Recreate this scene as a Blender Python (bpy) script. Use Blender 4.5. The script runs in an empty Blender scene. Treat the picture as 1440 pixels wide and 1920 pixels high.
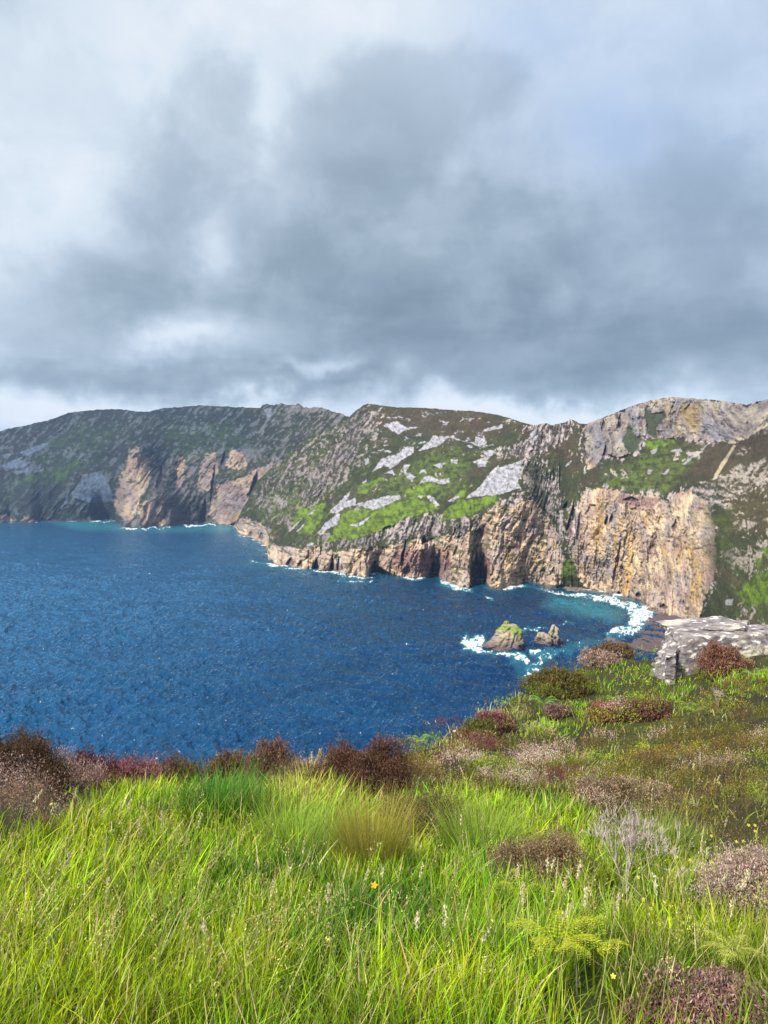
import bpy, math, random
import numpy as np

# ------------------------------------------------------------------ camera, world, sun
C = bpy.context.scene
COL = C.collection
F_PX, CX, HY, EYE = 1331.0, 720.0, 915.0, 180.0      # focal length and horizon row of the 1440x1920 frame, eye above the sea

cam_d = bpy.data.cameras.new("camera")
cam = bpy.data.objects.new("camera", cam_d); COL.objects.link(cam)
cam.location = (0, 0, EYE); cam.rotation_euler = (math.radians(90), 0, 0)
cam_d.sensor_fit = 'VERTICAL'; cam_d.sensor_height = 36.0; cam_d.lens = F_PX / 1920 * 36
cam_d.shift_y = -(960 - HY) / 1920
cam_d.clip_start = 0.05; cam_d.clip_end = 60000
C.camera = cam

SUN_AZ, SUN_EL = math.radians(-136), math.radians(42)   # azimuth from +Y towards +X
EXPO = 1.15
SUN_STRENGTH, SKY_STRENGTH = 3.4, 0.1
C.view_settings.view_transform = 'Standard'; C.view_settings.look = 'None'
C.view_settings.exposure = EXPO; C.view_settings.gamma = 1.0
C.cycles.max_bounces = 6; C.cycles.diffuse_bounces = 3; C.cycles.glossy_bounces = 2
C.cycles.transmission_bounces = 4; C.cycles.transparent_max_bounces = 6; C.cycles.volume_bounces = 0
C.cycles.caustics_reflective = False; C.cycles.caustics_refractive = False
C.cycles.sample_clamp_indirect = 6.0
C.cycles.use_denoising = True

sd = bpy.data.lights.new("sun", 'SUN'); so = bpy.data.objects.new("sun", sd); COL.objects.link(so)
sd.energy = SUN_STRENGTH; sd.angle = math.radians(10); sd.color = (1.0, 0.94, 0.84)
sv = (math.sin(SUN_AZ) * math.cos(SUN_EL), math.cos(SUN_AZ) * math.cos(SUN_EL), math.sin(SUN_EL))
from mathutils import Vector
so.rotation_euler = Vector(sv).to_track_quat('Z', 'Y').to_euler()
so.location = (0, 0, 900)


def srgb(r, g, b):
    f = lambda c: (c / 255 / 12.92) if c <= 10.3 else ((c / 255 + 0.055) / 1.055) ** 2.4
    return np.array([f(r), f(g), f(b)])


class NT:
    """tiny helper for writing node trees as expressions"""
    def __init__(s, tree): s.t = tree
    def n(s, typ, **kw):
        o = s.t.nodes.new(typ)
        for k, v in kw.items(): setattr(o, k, v)
        return o
    def put(s, sock, v):
        if hasattr(v, 'is_output') or isinstance(v, bpy.types.NodeSocket): s.t.links.new(v, sock)
        else: sock.default_value = v
    def m(s, op, a, b=None, c=None, clamp=False):
        o = s.n('ShaderNodeMath', operation=op, use_clamp=clamp)
        for i, v in enumerate((a, b, c)):
            if v is not None: s.put(o.inputs[i], v)
        return o.outputs[0]
    def v(s, op, a, b=None, out=0):
        o = s.n('ShaderNodeVectorMath', operation=op)
        s.put(o.inputs[0], a)
        if b is not None: s.put(o.inputs[3] if op == 'SCALE' else o.inputs[1], b)
        return o.outputs[out]
    def comb(s, x, y, z):
        o = s.n('ShaderNodeCombineXYZ')
        for i, v in enumerate((x, y, z)): s.put(o.inputs[i], v)
        return o.outputs[0]
    def noise(s, vec, scale, detail=4, rough=0.5, out='Fac', dist=0.0):
        o = s.n('ShaderNodeTexNoise')
        s.put(o.inputs['Vector'], vec); o.inputs['Scale'].default_value = scale
        o.inputs['Detail'].default_value = detail; o.inputs['Roughness'].default_value = rough
        o.inputs['Distortion'].default_value = dist
        return o.outputs[out]
    def smooth(s, x, a, b):
        o = s.n('ShaderNodeMapRange', interpolation_type='SMOOTHSTEP')
        s.put(o.inputs[0], x); o.inputs[1].default_value = a; o.inputs[2].default_value = b
        return o.outputs[0]
    def ramp(s, x, stops):
        o = s.n('ShaderNodeValToRGB'); s.put(o.inputs[0], x)
        e = o.color_ramp.elements
        while len(e) < len(stops): e.new(0.5)
        for el, (p, c) in zip(e, stops): el.position = p; el.color = (*c, 1)
        return o.outputs[0]
    def mix(s, f, a, b, blend='MIX'):
        o = s.n('ShaderNodeMix', data_type='RGBA', blend_type=blend)
        s.put(o.inputs[0], f)
        for i, v in ((6, a), (7, b)):
            if not isinstance(v, bpy.types.NodeSocket): v = (*v, 1)
            s.put(o.inputs[i], v)
        return o.outputs[2]


def build_world():
    w = bpy.data.worlds.new("World"); C.world = w; w.use_nodes = True
    t = w.node_tree; t.nodes.clear(); N = NT(t)
    out = N.n('ShaderNodeOutputWorld'); bg = N.n('ShaderNodeBackground'); bg.inputs[1].default_value = SKY_STRENGTH
    sky = N.n('ShaderNodeTexSky', sky_type='NISHITA'); sky.sun_disc = False
    sky.sun_elevation = SUN_EL; sky.sun_rotation = SUN_AZ
    d = N.v('NORMALIZE', N.n('ShaderNodeTexCoord').outputs['Generated'])
    sx = N.n('ShaderNodeSeparateXYZ'); t.links.new(d, sx.inputs[0]); x, y, z = sx.outputs
    yy = N.m('MAXIMUM', y, 0.08)
    u = N.m('DIVIDE', x, yy); v = N.m('DIVIDE', z, yy)
    P = N.comb(u, v, 0.0)
    cen = (0.5, 0.5, 0.5)
    w1 = N.v('SCALE', N.v('SUBTRACT', N.noise(d, 3.2, 2, .5, 'Color'), cen), 0.13)
    w2 = N.v('SCALE', N.v('SUBTRACT', N.noise(d, 9.0, 3, .55, 'Color'), cen), 0.085)
    w3 = N.v('SCALE', N.v('SUBTRACT', N.noise(d, 24.0, 4, .6, 'Color'), cen), 0.05)
    Pw = N.v('ADD', P, w1); Pw = N.v('ADD', N.v('ADD', Pw, w2), w3)

    def G(px, py, rx, ry, src=Pw):
        c = ((px - CX) / F_PX, (HY - py) / F_PX, 0); s = (F_PX / rx, F_PX / ry, 0)
        q = N.v('MULTIPLY', N.v('SUBTRACT', src, c), s)
        return N.m('EXPONENT', N.m('MULTIPLY', N.v('DOT_PRODUCT', q, q, 1), -1.0))
    L = None
    def add(val, amp):
        nonlocal L
        L = N.m('MULTIPLY_ADD', val, amp, 0.805) if L is None else N.m('MULTIPLY_ADD', val, amp, L)
    for (px, py, rx, ry, a) in [
        (150, 60, 300, 220, .10), (600, 10, 330, 110, .13), (30, 340, 150, 200, .13), (1200, 60, 330, 220, .07), (520, 190, 40, 70, .10),
        (760, 480, 520, 150, -.055), (1020, 640, 640, 95, -.235), (1420, 480, 260, 200, -.13), (900, 380, 300, 120, -.03),
        (245, 560, 170, 120, -.14), (560, 560, 260, 130, -.05), (200, 715, 420, 34, -.13), (720, 708, 300, 26, -.10),
        (350, 628, 95, 40, .30), (600, 684, 60, 18, .22), (770, 702, 42, 20, .16), (395, 500, 45, 80, .14), (160, 330, 60, 120, .05),
        (720, 795, 1300, 44, .17), (1080, 768, 230, 46, .36), (120, 775, 190, 26, .12), (480, 745, 160, 18, .10)]:
        add(G(px, py, rx, ry), a)
    # the big cumulus with a billowed upper edge
    lump = None
    for (px, py, rx, ry, a) in [(400, 215, 130, 140, 1.0), (330, 340, 150, 140, .8), (640, 300, 150, 160, .9), (760, 230, 160, 160, 1.0),
                                (860, 170, 120, 120, .8), (700, 450, 420, 170, .8), (1000, 480, 300, 170, .6), (1330, 360, 240, 200, .6)]:
        g = G(px, py, rx, ry)
        lump = N.m('MULTIPLY', g, a) if lump is None else N.m('MAXIMUM', lump, N.m('MULTIPLY', g, a))
    bill = N.noise(d, 14.0, 6, .56)
    lump = N.m('ADD', lump, N.m('MULTIPLY', N.m('SUBTRACT', bill, 0.5), 0.7))
    add(N.smooth(lump, .24, .62), -.075)
    # finer cloud structure, drawn out towards the horizon as a flat layer is
    zz = N.m('ADD', N.m('MAXIMUM', z, 0.0), 0.10)
    lay = N.comb(N.m('DIVIDE', x, zz), N.m('DIVIDE', y, zz), 0.0)
    add(N.m('SUBTRACT', N.noise(lay, 1.3, 8, .57, dist=.5), 0.5), .30)
    add(N.m('SUBTRACT', N.noise(d, 6.0, 8, .58), 0.5), .20)
    add(N.m('SUBTRACT', N.smooth(N.noise(d, 8.5, 9, .6, dist=.3), .42, .62), .5), .055)
    K = 10.0 / 2 ** EXPO * 1.0
    stops = [(.40, srgb(106, 123, 137)), (.52, srgb(128, 145, 158)), (.64, srgb(157, 174, 187)), (.76, srgb(188, 203, 217)),
             (.88, srgb(219, 231, 242)), (1.0, srgb(240, 246, 252))]
    cloud = N.ramp(L, stops)
    blue = N.m('ADD', N.m('MULTIPLY', G(985, 70, 110, 110), .32), N.m('MULTIPLY', G(1130, 280, 110, 80), .40))
    blue = N.m('ADD', blue, N.m('MULTIPLY', G(1330, 130, 380, 330), .38), clamp=True)
    cloud = N.mix(blue, cloud, tuple(srgb(174, 200, 240)))
    cloud = N.v('SCALE', cloud, K)
    # unseen sky behind the viewer and overhead, brightened to add fill light
    back = N.smooth(N.m('MULTIPLY', y, -1.0), -.35, .45)
    up = N.smooth(z, .62, .95)
    gain = N.m('ADD', 1.0, N.m('MULTIPLY', N.m('MAXIMUM', back, N.m('MULTIPLY', up, .6)), .35))
    cloud = N.v('SCALE', cloud, gain)
    fin = N.mix(.06, cloud, sky.outputs[0])
    t.links.new(fin, bg.inputs[0]); t.links.new(bg.outputs[0], out.inputs[0])
    w.cycles.sampling_method = 'MANUAL'; w.cycles.sample_map_resolution = 512


build_world()

# ------------------------------------------------------------------ helpers
rng = np.random.default_rng(7)
random.seed(7)


def P3(px, py, d):
    px, py, d = np.broadcast_arrays(np.asarray(px, float), np.asarray(py, float), np.asarray(d, float))
    return np.stack([(px - CX) / F_PX * d, d, EYE + (HY - py) / F_PX * d], -1)


_perm = np.random.default_rng(3).permutation(256).astype(np.int64)
_perm = np.concatenate([_perm, _perm, _perm])
_ang = np.random.default_rng(4).random(256) * 2 * np.pi
_gx, _gy = np.cos(_ang), np.sin(_ang)


def perlin(x, y, seed=0):
    x = np.asarray(x, float) + seed * 17.31; y = np.asarray(y, float) - seed * 9.77
    xi = np.floor(x).astype(np.int64); yi = np.floor(y).astype(np.int64)
    xf, yf = x - xi, y - yi
    u = xf * xf * xf * (xf * (xf * 6 - 15) + 10); v = yf * yf * yf * (yf * (yf * 6 - 15) + 10)
    X0, X1, Y0, Y1 = xi & 255, (xi + 1) & 255, yi & 255, (yi + 1) & 255
    def g(a, b, fx, fy):
        h = _perm[_perm[a] + b]
        return _gx[h] * fx + _gy[h] * fy
    n00 = g(X0, Y0, xf, yf); n10 = g(X1, Y0, xf - 1, yf); n01 = g(X0, Y1, xf, yf - 1); n11 = g(X1, Y1, xf - 1, yf - 1)
    return ((n00 * (1 - u) + n10 * u) * (1 - v) + (n01 * (1 - u) + n11 * u) * v) * 1.45


def fbm(x, y, o=5, g=.5, seed=0):
    s = 0; a = 1; t = 0; f = 1.0
    for i in range(o):
        s = s + a * perlin(x * f, y * f, seed + i * 3.1); t += a; a *= g; f *= 2.03
    return s / t


def ridged(x, y, o=4, g=.5, seed=0):
    s = 0; a = 1; t = 0; f = 1.0
    for i in range(o):
        s = s + a * (1 - 2 * np.abs(perlin(x * f, y * f, seed + i * 3.7))); t += a; a *= g; f *= 2.03
    return s / t


def sstep(a, b, x):
    t = np.clip((x - a) / (b - a), 0, 1)
    return t * t * (3 - 2 * t)


def poly_sd(X, Y, poly):
    """signed distance, positive inside"""
    poly = np.asarray(poly, float); best = np.full(X.shape, 1e9); ins = np.zeros(X.shape, bool)
    n = len(poly)
    for i in range(n):
        x0, y0 = poly[i]; x1, y1 = poly[(i + 1) % n]
        dx, dy = x1 - x0, y1 - y0
        t = np.clip(((X - x0) * dx + (Y - y0) * dy) / (dx * dx + dy * dy + 1e-9), 0, 1)
        best = np.minimum(best, (X - x0 - t * dx) ** 2 + (Y - y0 - t * dy) ** 2)
        if y0 != y1:
            c = ((y0 > Y) != (y1 > Y)) & (X < (x1 - x0) * (Y - y0) / (y1 - y0) + x0)
            ins ^= c
    return np.where(ins, 1, -1) * np.sqrt(best)


def poly_mask(X, Y, poly, w=3.0):
    p = np.asarray(poly, float); lo, hi = p.min(0) - 4 * w - 4, p.max(0) + 4 * w + 4
    m = np.zeros(X.shape); s = (X > lo[0]) & (X < hi[0]) & (Y > lo[1]) & (Y < hi[1])
    if s.any(): m[s] = sstep(-w, w, poly_sd(X[s], Y[s], p))
    return m


def mesh_obj(name, V, Fc, mat=None, col=None, parent=None, smooth=True, attrs=None):
    V = np.asarray(V, np.float32).reshape(-1, 3); Fc = np.asarray(Fc, np.int32)
    me = bpy.data.meshes.new(name)
    me.vertices.add(len(V)); me.vertices.foreach_set('co', V.ravel())
    k = Fc.shape[1]
    me.loops.add(Fc.size); me.loops.foreach_set('vertex_index', Fc.ravel())
    me.polygons.add(len(Fc)); me.polygons.foreach_set('loop_start', np.arange(0, Fc.size, k, dtype=np.int32))
    try: me.polygons.foreach_set('loop_total', np.full(len(Fc), k, np.int32))
    except Exception: pass
    me.polygons.foreach_set('use_smooth', np.full(len(Fc), smooth, bool))
    me.update(calc_edges=True)
    if col is not None:
        a = me.attributes.new('Col', 'FLOAT_COLOR', 'POINT')
        c = np.ones((len(V), 4), np.float32); c[:, :3] = np.asarray(col, np.float32).reshape(-1, 3); a.data.foreach_set('color', c.ravel())
    for kx, vals in (attrs or {}).items():
        a = me.attributes.new(kx, 'FLOAT', 'POINT'); a.data.foreach_set('value', np.asarray(vals, np.float32).ravel())
    if mat: me.materials.append(mat)
    o = bpy.data.objects.new(name, me); COL.objects.link(o)
    if parent: o.parent = parent
    return o


def grid_faces(R, Cn):
    i = np.arange(R * Cn).reshape(R, Cn)
    return np.stack([i[:-1, :-1], i[:-1, 1:], i[1:, 1:], i[1:, :-1]], -1).reshape(-1, 4)


def tag(o, label=None, cat=None, group=None, kind=None):
    for k, v in (('label', label), ('category', cat), ('group', group), ('kind', kind)):
        if v: o[k] = v
    return o


def thing(name, label, cat, loc, group=None):
    o = bpy.data.objects.new(name, None); COL.objects.link(o); o.location = loc; o.empty_display_size = .1
    return tag(o, label, cat, group)


def new_mat(name):
    m = bpy.data.materials.new(name); m.use_nodes = True
    t = m.node_tree; t.nodes.clear()
    return m, NT(t), t


def mat_rock(name, s1, s2, bump=1.0, dist=1.0, rough=.9, var=.35):
    m, N, t = new_mat(name)
    out = N.n('ShaderNodeOutputMaterial'); b = N.n('ShaderNodeBsdfPrincipled')
    b.inputs['Roughness'].default_value = rough; b.inputs['Specular IOR Level'].default_value = .2
    at = N.n('ShaderNodeAttribute', attribute_name='Col').outputs['Color']
    co = N.n('ShaderNodeTexCoord').outputs['Object']
    n1 = N.noise(co, s1, 6, .6); n2 = N.noise(co, s2, 4, .6)
    k = N.m('ADD', N.m('MULTIPLY', N.m('SUBTRACT', n1, .5), var * 2), N.m('MULTIPLY', N.m('SUBTRACT', n2, .5), var * 1.6))
    colr = N.v('SCALE', at, N.m('ADD', 1.0, k))
    t.links.new(colr, b.inputs['Base Color'])
    bp = N.n('ShaderNodeBump'); bp.inputs['Strength'].default_value = bump; bp.inputs['Distance'].default_value = dist
    t.links.new(N.m('ADD', n1, N.m('MULTIPLY', n2, .5)), bp.inputs['Height']); t.links.new(bp.outputs[0], b.inputs['Normal'])
    t.links.new(b.outputs[0], out.inputs[0])
    return m


def mat_leaf(name, trans=.34, rough=.55, spec=.12):
    m, N, t = new_mat(name)
    out = N.n('ShaderNodeOutputMaterial'); b = N.n('ShaderNodeBsdfPrincipled'); tr = N.n('ShaderNodeBsdfTranslucent')
    b.inputs['Roughness'].default_value = rough; b.inputs['Specular IOR Level'].default_value = spec
    at = N.n('ShaderNodeAttribute', attribute_name='Col').outputs['Color']
    co = N.n('ShaderNodeTexCoord').outputs['Object']
    c = N.v('SCALE', at, N.m('ADD', .8, N.m('MULTIPLY', N.noise(co, 30, 3, .6), .4)))
    t.links.new(c, b.inputs['Base Color']); t.links.new(c, tr.inputs[0])
    mx = N.n('ShaderNodeMixShader'); mx.inputs[0].default_value = trans
    t.links.new(b.outputs[0], mx.inputs[1]); t.links.new(tr.outputs[0], mx.inputs[2]); t.links.new(mx.outputs[0], out.inputs[0])
    return m


M_CLIFF = mat_rock('cliff_rock', .035, .22, 1.0, 7.0)
M_STACK = mat_rock('stack_rock', .12, .6, .9, 1.2)
M_OUTCROP = mat_rock('outcrop_rock', 2.2, 14, .8, .03, var=.3)
M_GROUND = mat_rock('turf_soil', 3.0, 20, .8, .05)
M_LEAF = mat_leaf('grass_blade')
M_HEATH = mat_leaf('heather_leaf', .18, .75, .1)
M_FERN = mat_leaf('fern_frond', .4)

# ------------------------------------------------------------------ the sea cliffs
def pl(s):
    return np.array([[float(a) for a in q.split(',')] for q in s.split()])


def rbf_fit(pts):
    p = np.asarray(pts, float); xy = p[:, :2] / 100; n = len(p)
    r = np.linalg.norm(xy[:, None] - xy[None], axis=-1)
    A = np.zeros((n + 3, n + 3)); A[:n, :n] = r; A[:n, :n] += np.eye(n) * 1e-3
    A[:n, n] = 1; A[:n, n + 1:] = xy; A[n, :n] = 1; A[n + 1:, :n] = xy.T
    b = np.zeros(n + 3); b[:n] = np.log(p[:, 2])
    w = np.linalg.solve(A, b)
    def f(X, Y):
        q = np.stack([X / 100, Y / 100], -1); s = w[n] + q @ w[n + 1:]
        for i in range(n): s = s + w[i] * np.sqrt(((q - xy[i]) ** 2).sum(-1) + 1e-4)
        return np.exp(s)
    return f


def dwater(py): return F_PX * EYE / np.maximum(py - HY, 5)


WATER_A = pl("-600,975 -300,978 -80,979 0,981 20,979 30,981 60,981 75,979 110,978 170,977 190,974 218,977 223,986 232,990 265,991 278,988 290,987 320,988 335,985 350,983 380,981 400,982 430,986 446,988 470,990 720,995")
RIDGE_A = pl("-600,880 -300,862 -80,830 0,808 20,803 60,795 100,785 128,774 160,770 200,767 235,768 260,772 280,772 300,766 340,763 380,760 420,762 460,764 488,765 492,759 500,757 513,760 518,756 530,757 545,761 560,757 570,764 583,765 590,763 605,765 625,772 635,774 655,782 690,795 720,810")
PTS_A = [(-600, 975, 4300), (-600, 880, 4900), (-80, 979, 3700), (-80, 830, 4500), (0, 981, 3650), (0, 920, 3900), (0, 808, 4350), (60, 900, 3950), (70, 950, 3800),
         (150, 975, 3850), (150, 900, 3900), (200, 970, 3900), (200, 860, 3950), (200, 767, 4250), (120, 840, 4150), (225, 975, 3500), (250, 850, 3640), (245, 920, 3480), (262, 988, 3250),
         (290, 935, 3330), (300, 985, 3290), (310, 870, 3800), (340, 960, 3600), (350, 983, 3560), (330, 900, 3780), (340, 763, 4150), (400, 880, 3640), (400, 761, 3980), (380, 820, 3800),
         (420, 960, 3400), (420, 880, 3500), (450, 985, 3290), (470, 890, 3330), (500, 757, 3700), (480, 960, 3200), (560, 850, 3000), (560, 757, 3350), (600, 765, 3150), (600, 830, 2850), (655, 782, 2750), (720, 800, 2600), (720, 995, 2700), (560, 980, 2900)]
WATER_B = pl("436,988 443,992 447,1002 458,1006 470,1009 480,1014 488,1019 496,1022 499,1024 501,1040 503,1058 520,1064 532,1063 545,1066 560,1069 575,1070 590,1072 610,1074 625,1074 640,1078 660,1086 683,1089 692,1085 697,1081 706,1079 720,1082 735,1083 760,1085 772,1088 790,1087 805,1083 812,1078 818,1080 828,1088 840,1095 860,1103 880,1107 885,1098 892,1090 900,1086 908,1088 914,1100 920,1106 935,1107 950,1105 970,1101 985,1097 1010,1098 1030,1103 1048,1104 1062,1103 1100,1107 1130,1113 1150,1118 1180,1125 1205,1134 1225,1146 1260,1168 1300,1185 1380,1215 1600,1280")
RIDGE_B = pl("436,989 440,984 452,960 468,930 480,905 500,885 530,860 560,835 600,810 640,791 655,782 665,772 672,766 680,760 690,757 700,758 722,761 745,764 770,764 800,765 840,768 890,771 930,777 960,785 985,794 1000,797 1008,797 1015,794 1025,794 1034,797 1050,794 1062,791 1068,787 1074,787 1080,790 1086,794 1100,795 1110,791 1130,783 1150,775 1180,763 1215,752 1240,747 1260,744 1290,747 1340,750 1375,755 1400,759 1415,754 1440,748 1480,740 1600,728")
PTS_B = [(440, 990, 2850), (447, 1002, 2740), (480, 1014, 2380), (480, 960, 2440), (480, 905, 2560), (499, 1022, 2200), (530, 930, 2150), (530, 860, 2330), (560, 1068, 1560), (560, 1025, 1600), (560, 960, 1790), (560, 900, 1930),
         (600, 810, 2150), (640, 791, 2120), (655, 782, 2080), (690, 1085, 1400), (690, 1030, 1425), (690, 940, 1580), (690, 850, 1750), (690, 757, 1960), (620, 930, 1780), (620, 870, 1960), (770, 1085, 1390), (770, 1015, 1400), (770, 930, 1500), (770, 850, 1640), (770, 764, 1880),
         (850, 1099, 1300), (850, 970, 1340), (850, 900, 1440), (850, 850, 1550), (850, 768, 1760), (920, 1104, 1255), (940, 945, 1300), (960, 1103, 1262), (985, 930, 1290), (985, 860, 1390), (960, 785, 1590), (1010, 797, 1530), (1030, 900, 1375), (1030, 1000, 1300),
         (1050, 1104, 1250), (1062, 1000, 1262), (1060, 920, 1330), (1062, 791, 1540), (1050, 850, 1420), (1150, 1116, 1180), (1150, 1000, 1180), (1150, 922, 1196), (1150, 860, 1330), (1100, 880, 1350), (1110, 800, 1460), (1150, 778, 1440),
         (1205, 1134, 1090), (1240, 1040, 1090), (1240, 936, 1120), (1220, 840, 1330), (1260, 826, 1310), (1260, 744, 1335), (1300, 1180, 920), (1300, 1050, 985), (1320, 950, 1010), (1330, 830, 1215), (1340, 750, 1250), (1380, 1100, 740), (1360, 1000, 880), (1400, 840, 1080), (1400, 759, 1180),
         (1440, 1170, 560), (1440, 1000, 720), (1440, 880, 880), (1440, 815, 1000), (1440, 748, 1120), (1600, 1280, 380), (1600, 1000, 560), (1600, 728, 950)]

CAVES = [  # px, py, half width, half height, depth in metres
    (511, 1054, 4, 5, 22), (544, 1053, 6, 9, 30), (562, 1058, 5, 7, 20), (592, 1060, 6, 11, 30), (622, 1058, 4, 16, 24), (636, 1060, 3, 14, 12), (712, 1074, 20, 10, 55), (700, 1068, 10, 14, 40), (757, 1035, 3, 24, 20), (763, 1068, 7, 14, 25),
    (795, 1012, 3.5, 8, 30), (812, 1066, 6, 17, 34), (823, 1052, 6, 22, 20), (838, 1052, 4, 20, 12), (898, 1078, 8, 20, 28), (891, 1055, 5, 26, 20), (910, 1076, 5, 16, 26), (470, 1000, 4, 5, 18), (490, 1006, 5, 8, 25),
    (478, 908, 6, 24, 60), (472, 925, 8, 12, 45), (420, 862, 4, 16, 40), (400, 905, 3, 34, 40), (383, 960, 6, 24, 50), (380, 975, 6, 10, 60), (300, 895, 5, 30, 30), (192, 955, 7, 8, 40), (440, 982, 8, 3, 40),
    (1067, 985, 4, 20, 14), (1073, 960, 3, 16, 14), (1060, 948, 3, 9, 14), (1085, 985, 2.5, 30, 10), (1182, 936, 16, 5, 8), (1160, 1040, 2.5, 30, 9), (1153, 1070, 2.5, 26, 8), (1138, 975, 3, 9, 9), (1146, 972, 2.5, 10, 9), (1196, 1116, 5, 5, 12), (1160, 1113, 5, 5, 10), (1243, 1137, 8, 5, 14), (1265, 985, 4, 12, 8),
    (1135, 845, 3, 14, 14), (1130, 795, 3, 12, 12), (1162, 790, 3, 14, 10)]


def wob(px, py, amp=1.0, seed=0):
    """natural edges: the painted regions follow warped coordinates"""
    a = fbm(px / 26, py / 26, 4, .55, seed + 1) * 11 * amp; b = fbm(px / 26, py / 26, 4, .55, seed + 2) * 9 * amp
    return px + a, py + b


def region(PX, PY, polys, w=2.0, amp=1.0, seed=0):
    X, Y = wob(PX, PY, amp, seed); m = np.zeros(PX.shape)
    for p in polys: m = np.maximum(m, poly_mask(X, Y, pl(p) if isinstance(p, str) else p, w))
    return m


def lerp(c, k, m): return c + (np.asarray(k) - c) * m[..., None]


K_VEG_DARK = np.array([.030, .033, .013]); K_VEG = np.array([.044, .052, .013]); K_VEG_BROWN = np.array([.056, .041, .025]); K_GRASS = np.array([.105, .165, .012]); K_GRASS_MID = np.array([.075, .105, .018])
K_SCREE = np.array([.29, .28, .31]); K_ROCK = np.array([.22, .185, .175]); K_ROCK_DARK = np.array([.055, .05, .055]); K_TAN = np.array([.52, .39, .25]); K_OCHRE = np.array([.42, .26, .085]); K_PINK = np.array([.37, .265, .205]); K_PURPLE = np.array([.075, .05, .075]); K_CREAM = np.array([.46, .38, .25])

SCREE = ["872,935 895,916 910,900 925,880 934,872 938,876 961,869 987,859 975,880 978,895 970,905 974,916 955,920 940,926 900,930",
         "699,884 715,860 732,856 745,850 765,838 776,838 776,850 752,862 745,872 730,878 720,872", "720,886 736,880 740,890", "755,872 768,872 762,885 778,893 772,903 762,895", "786,884 797,877 797,884 784,890",
         "786,908 795,895 805,889 815,895 825,900 843,897 843,905 828,908 815,905 803,903", "785,845 800,832 815,815 835,818 850,820 862,824 880,830 890,830 893,818 905,820 912,826 910,832 897,836 880,830 860,826 840,822 825,834 805,842",
         "720,795 745,790 760,800 785,800 760,806 748,815 735,808", "904,808 925,800 943,795 942,801 920,808 908,810", "886,866 905,860 913,862 910,875 897,876", "903,845 920,843 933,846 915,857 908,852", "813,872 830,866 836,868 824,880", "845,862 858,862 858,870 848,868",
         "657,919 650,937 667,934 668,946 692,938 720,931 750,928 752,936 735,942 720,948 700,958 690,952 670,948 650,950 632,962 617,961 625,951 640,936", "630,962 638,964 631,985 620,988 600,1004 596,999 611,980", "544,997 560,976 566,973 553,990", "556,1000 566,986 573,981 562,998", "577,966 590,956 594,957 582,966",
         "577,1024 585,1016 588,1018 580,1025", "655,985 680,977 698,966 690,976 668,988", "800,930 812,932 824,948 818,950", "840,938 858,930 864,934 850,940", "782,930 792,930 790,936", "679,905 688,899 690,903 682,908", "683,862 690,858 690,868 685,872",
         "994,812 1005,804 1006,812 996,822", "990,826 1004,816 1008,818 996,832", "1058,872 1072,862 1070,870 1060,874"]
GRASS = ["828,978 835,952 860,941 905,933 938,926 934,940 905,952 880,966 850,974", "635,975 640,962 690,952 730,945 780,934 815,946 822,956 800,962 760,970 735,985 700,998 660,1012 605,1016 622,1000", "670,927 680,912 702,902 714,897 702,915 685,926",
         "545,972 560,952 588,950 576,965 552,984", "868,912 876,905 872,930 862,934 852,930", "580,950 610,945 600,985 585,1000 560,1000 570,975", "760,920 800,905 830,908 800,930 770,940", "1208,834 1212,826 1265,822 1268,828 1245,838 1215,842", "1040,1082 1046,1062 1072,1046 1086,1060 1064,1084",
         "1380,1118 1402,1092 1440,1070 1600,1030 1600,1190 1440,1128 1405,1134", "1100,966 1106,946 1118,946 1116,966", "1180,952 1200,950 1204,962 1186,960"]
MIDG = ["700,930 740,890 800,850 860,840 880,880 850,925 800,945 720,930", "500,950 560,900 600,900 560,950 520,985", "1120,912 1160,880 1210,852 1300,838 1310,860 1270,900 1245,932 1150,920", "480,960 510,930 540,920 520,960 490,990", "1390,1060 1440,1020 1600,980 1600,1050 1440,1060", "1300,930 1330,910 1340,930 1320,940"]
TAN_B = ["436,986 450,974 470,976 490,982 503,1000 503,1030 440,1010", "500,1030 512,1024 560,1028 600,1024 630,1036 660,1030 700,1032 740,1022 780,1012 800,1016 830,1004 870,1004 890,985 880,1110 700,1100 500,1070", "905,965 930,945 960,952 1000,935 1030,965 1046,1010 1055,1060 1050,1115 890,1110 890,1040"]
TAN_C = ["1095,920 1118,915 1150,920 1180,926 1240,932 1255,952 1262,930 1290,920 1318,936 1335,950 1340,1000 1346,1060 1322,1120 1300,1190 1240,1190 1200,1124 1100,1110 1078,1062 1062,1012 1080,960", "1093,800 1130,783 1180,763 1260,742 1400,756 1440,745 1600,722 1600,770 1440,800 1378,832 1330,824 1280,818 1250,824 1215,824 1205,815 1195,842 1165,860 1130,850 1120,870 1100,882 1095,850"]
ROCKY = ["470,935 500,888 535,860 600,812 655,784 690,758 715,790 700,850 660,890 620,930 580,960 540,990 505,975", "1280,920 1340,900 1400,870 1440,865 1600,850 1600,900 1440,920 1400,920 1340,960 1300,970", "985,800 1010,796 1050,793 1090,795 1060,815 1040,840 1010,850 980,858 940,852 930,846 960,835 985,820", "560,905 600,860 640,830 650,790 690,760 700,800 680,840 640,880 620,920 590,940 570,950 555,930", "980,870 1010,860 1040,900 1050,1000 1030,960 1000,930 985,900"]
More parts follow.
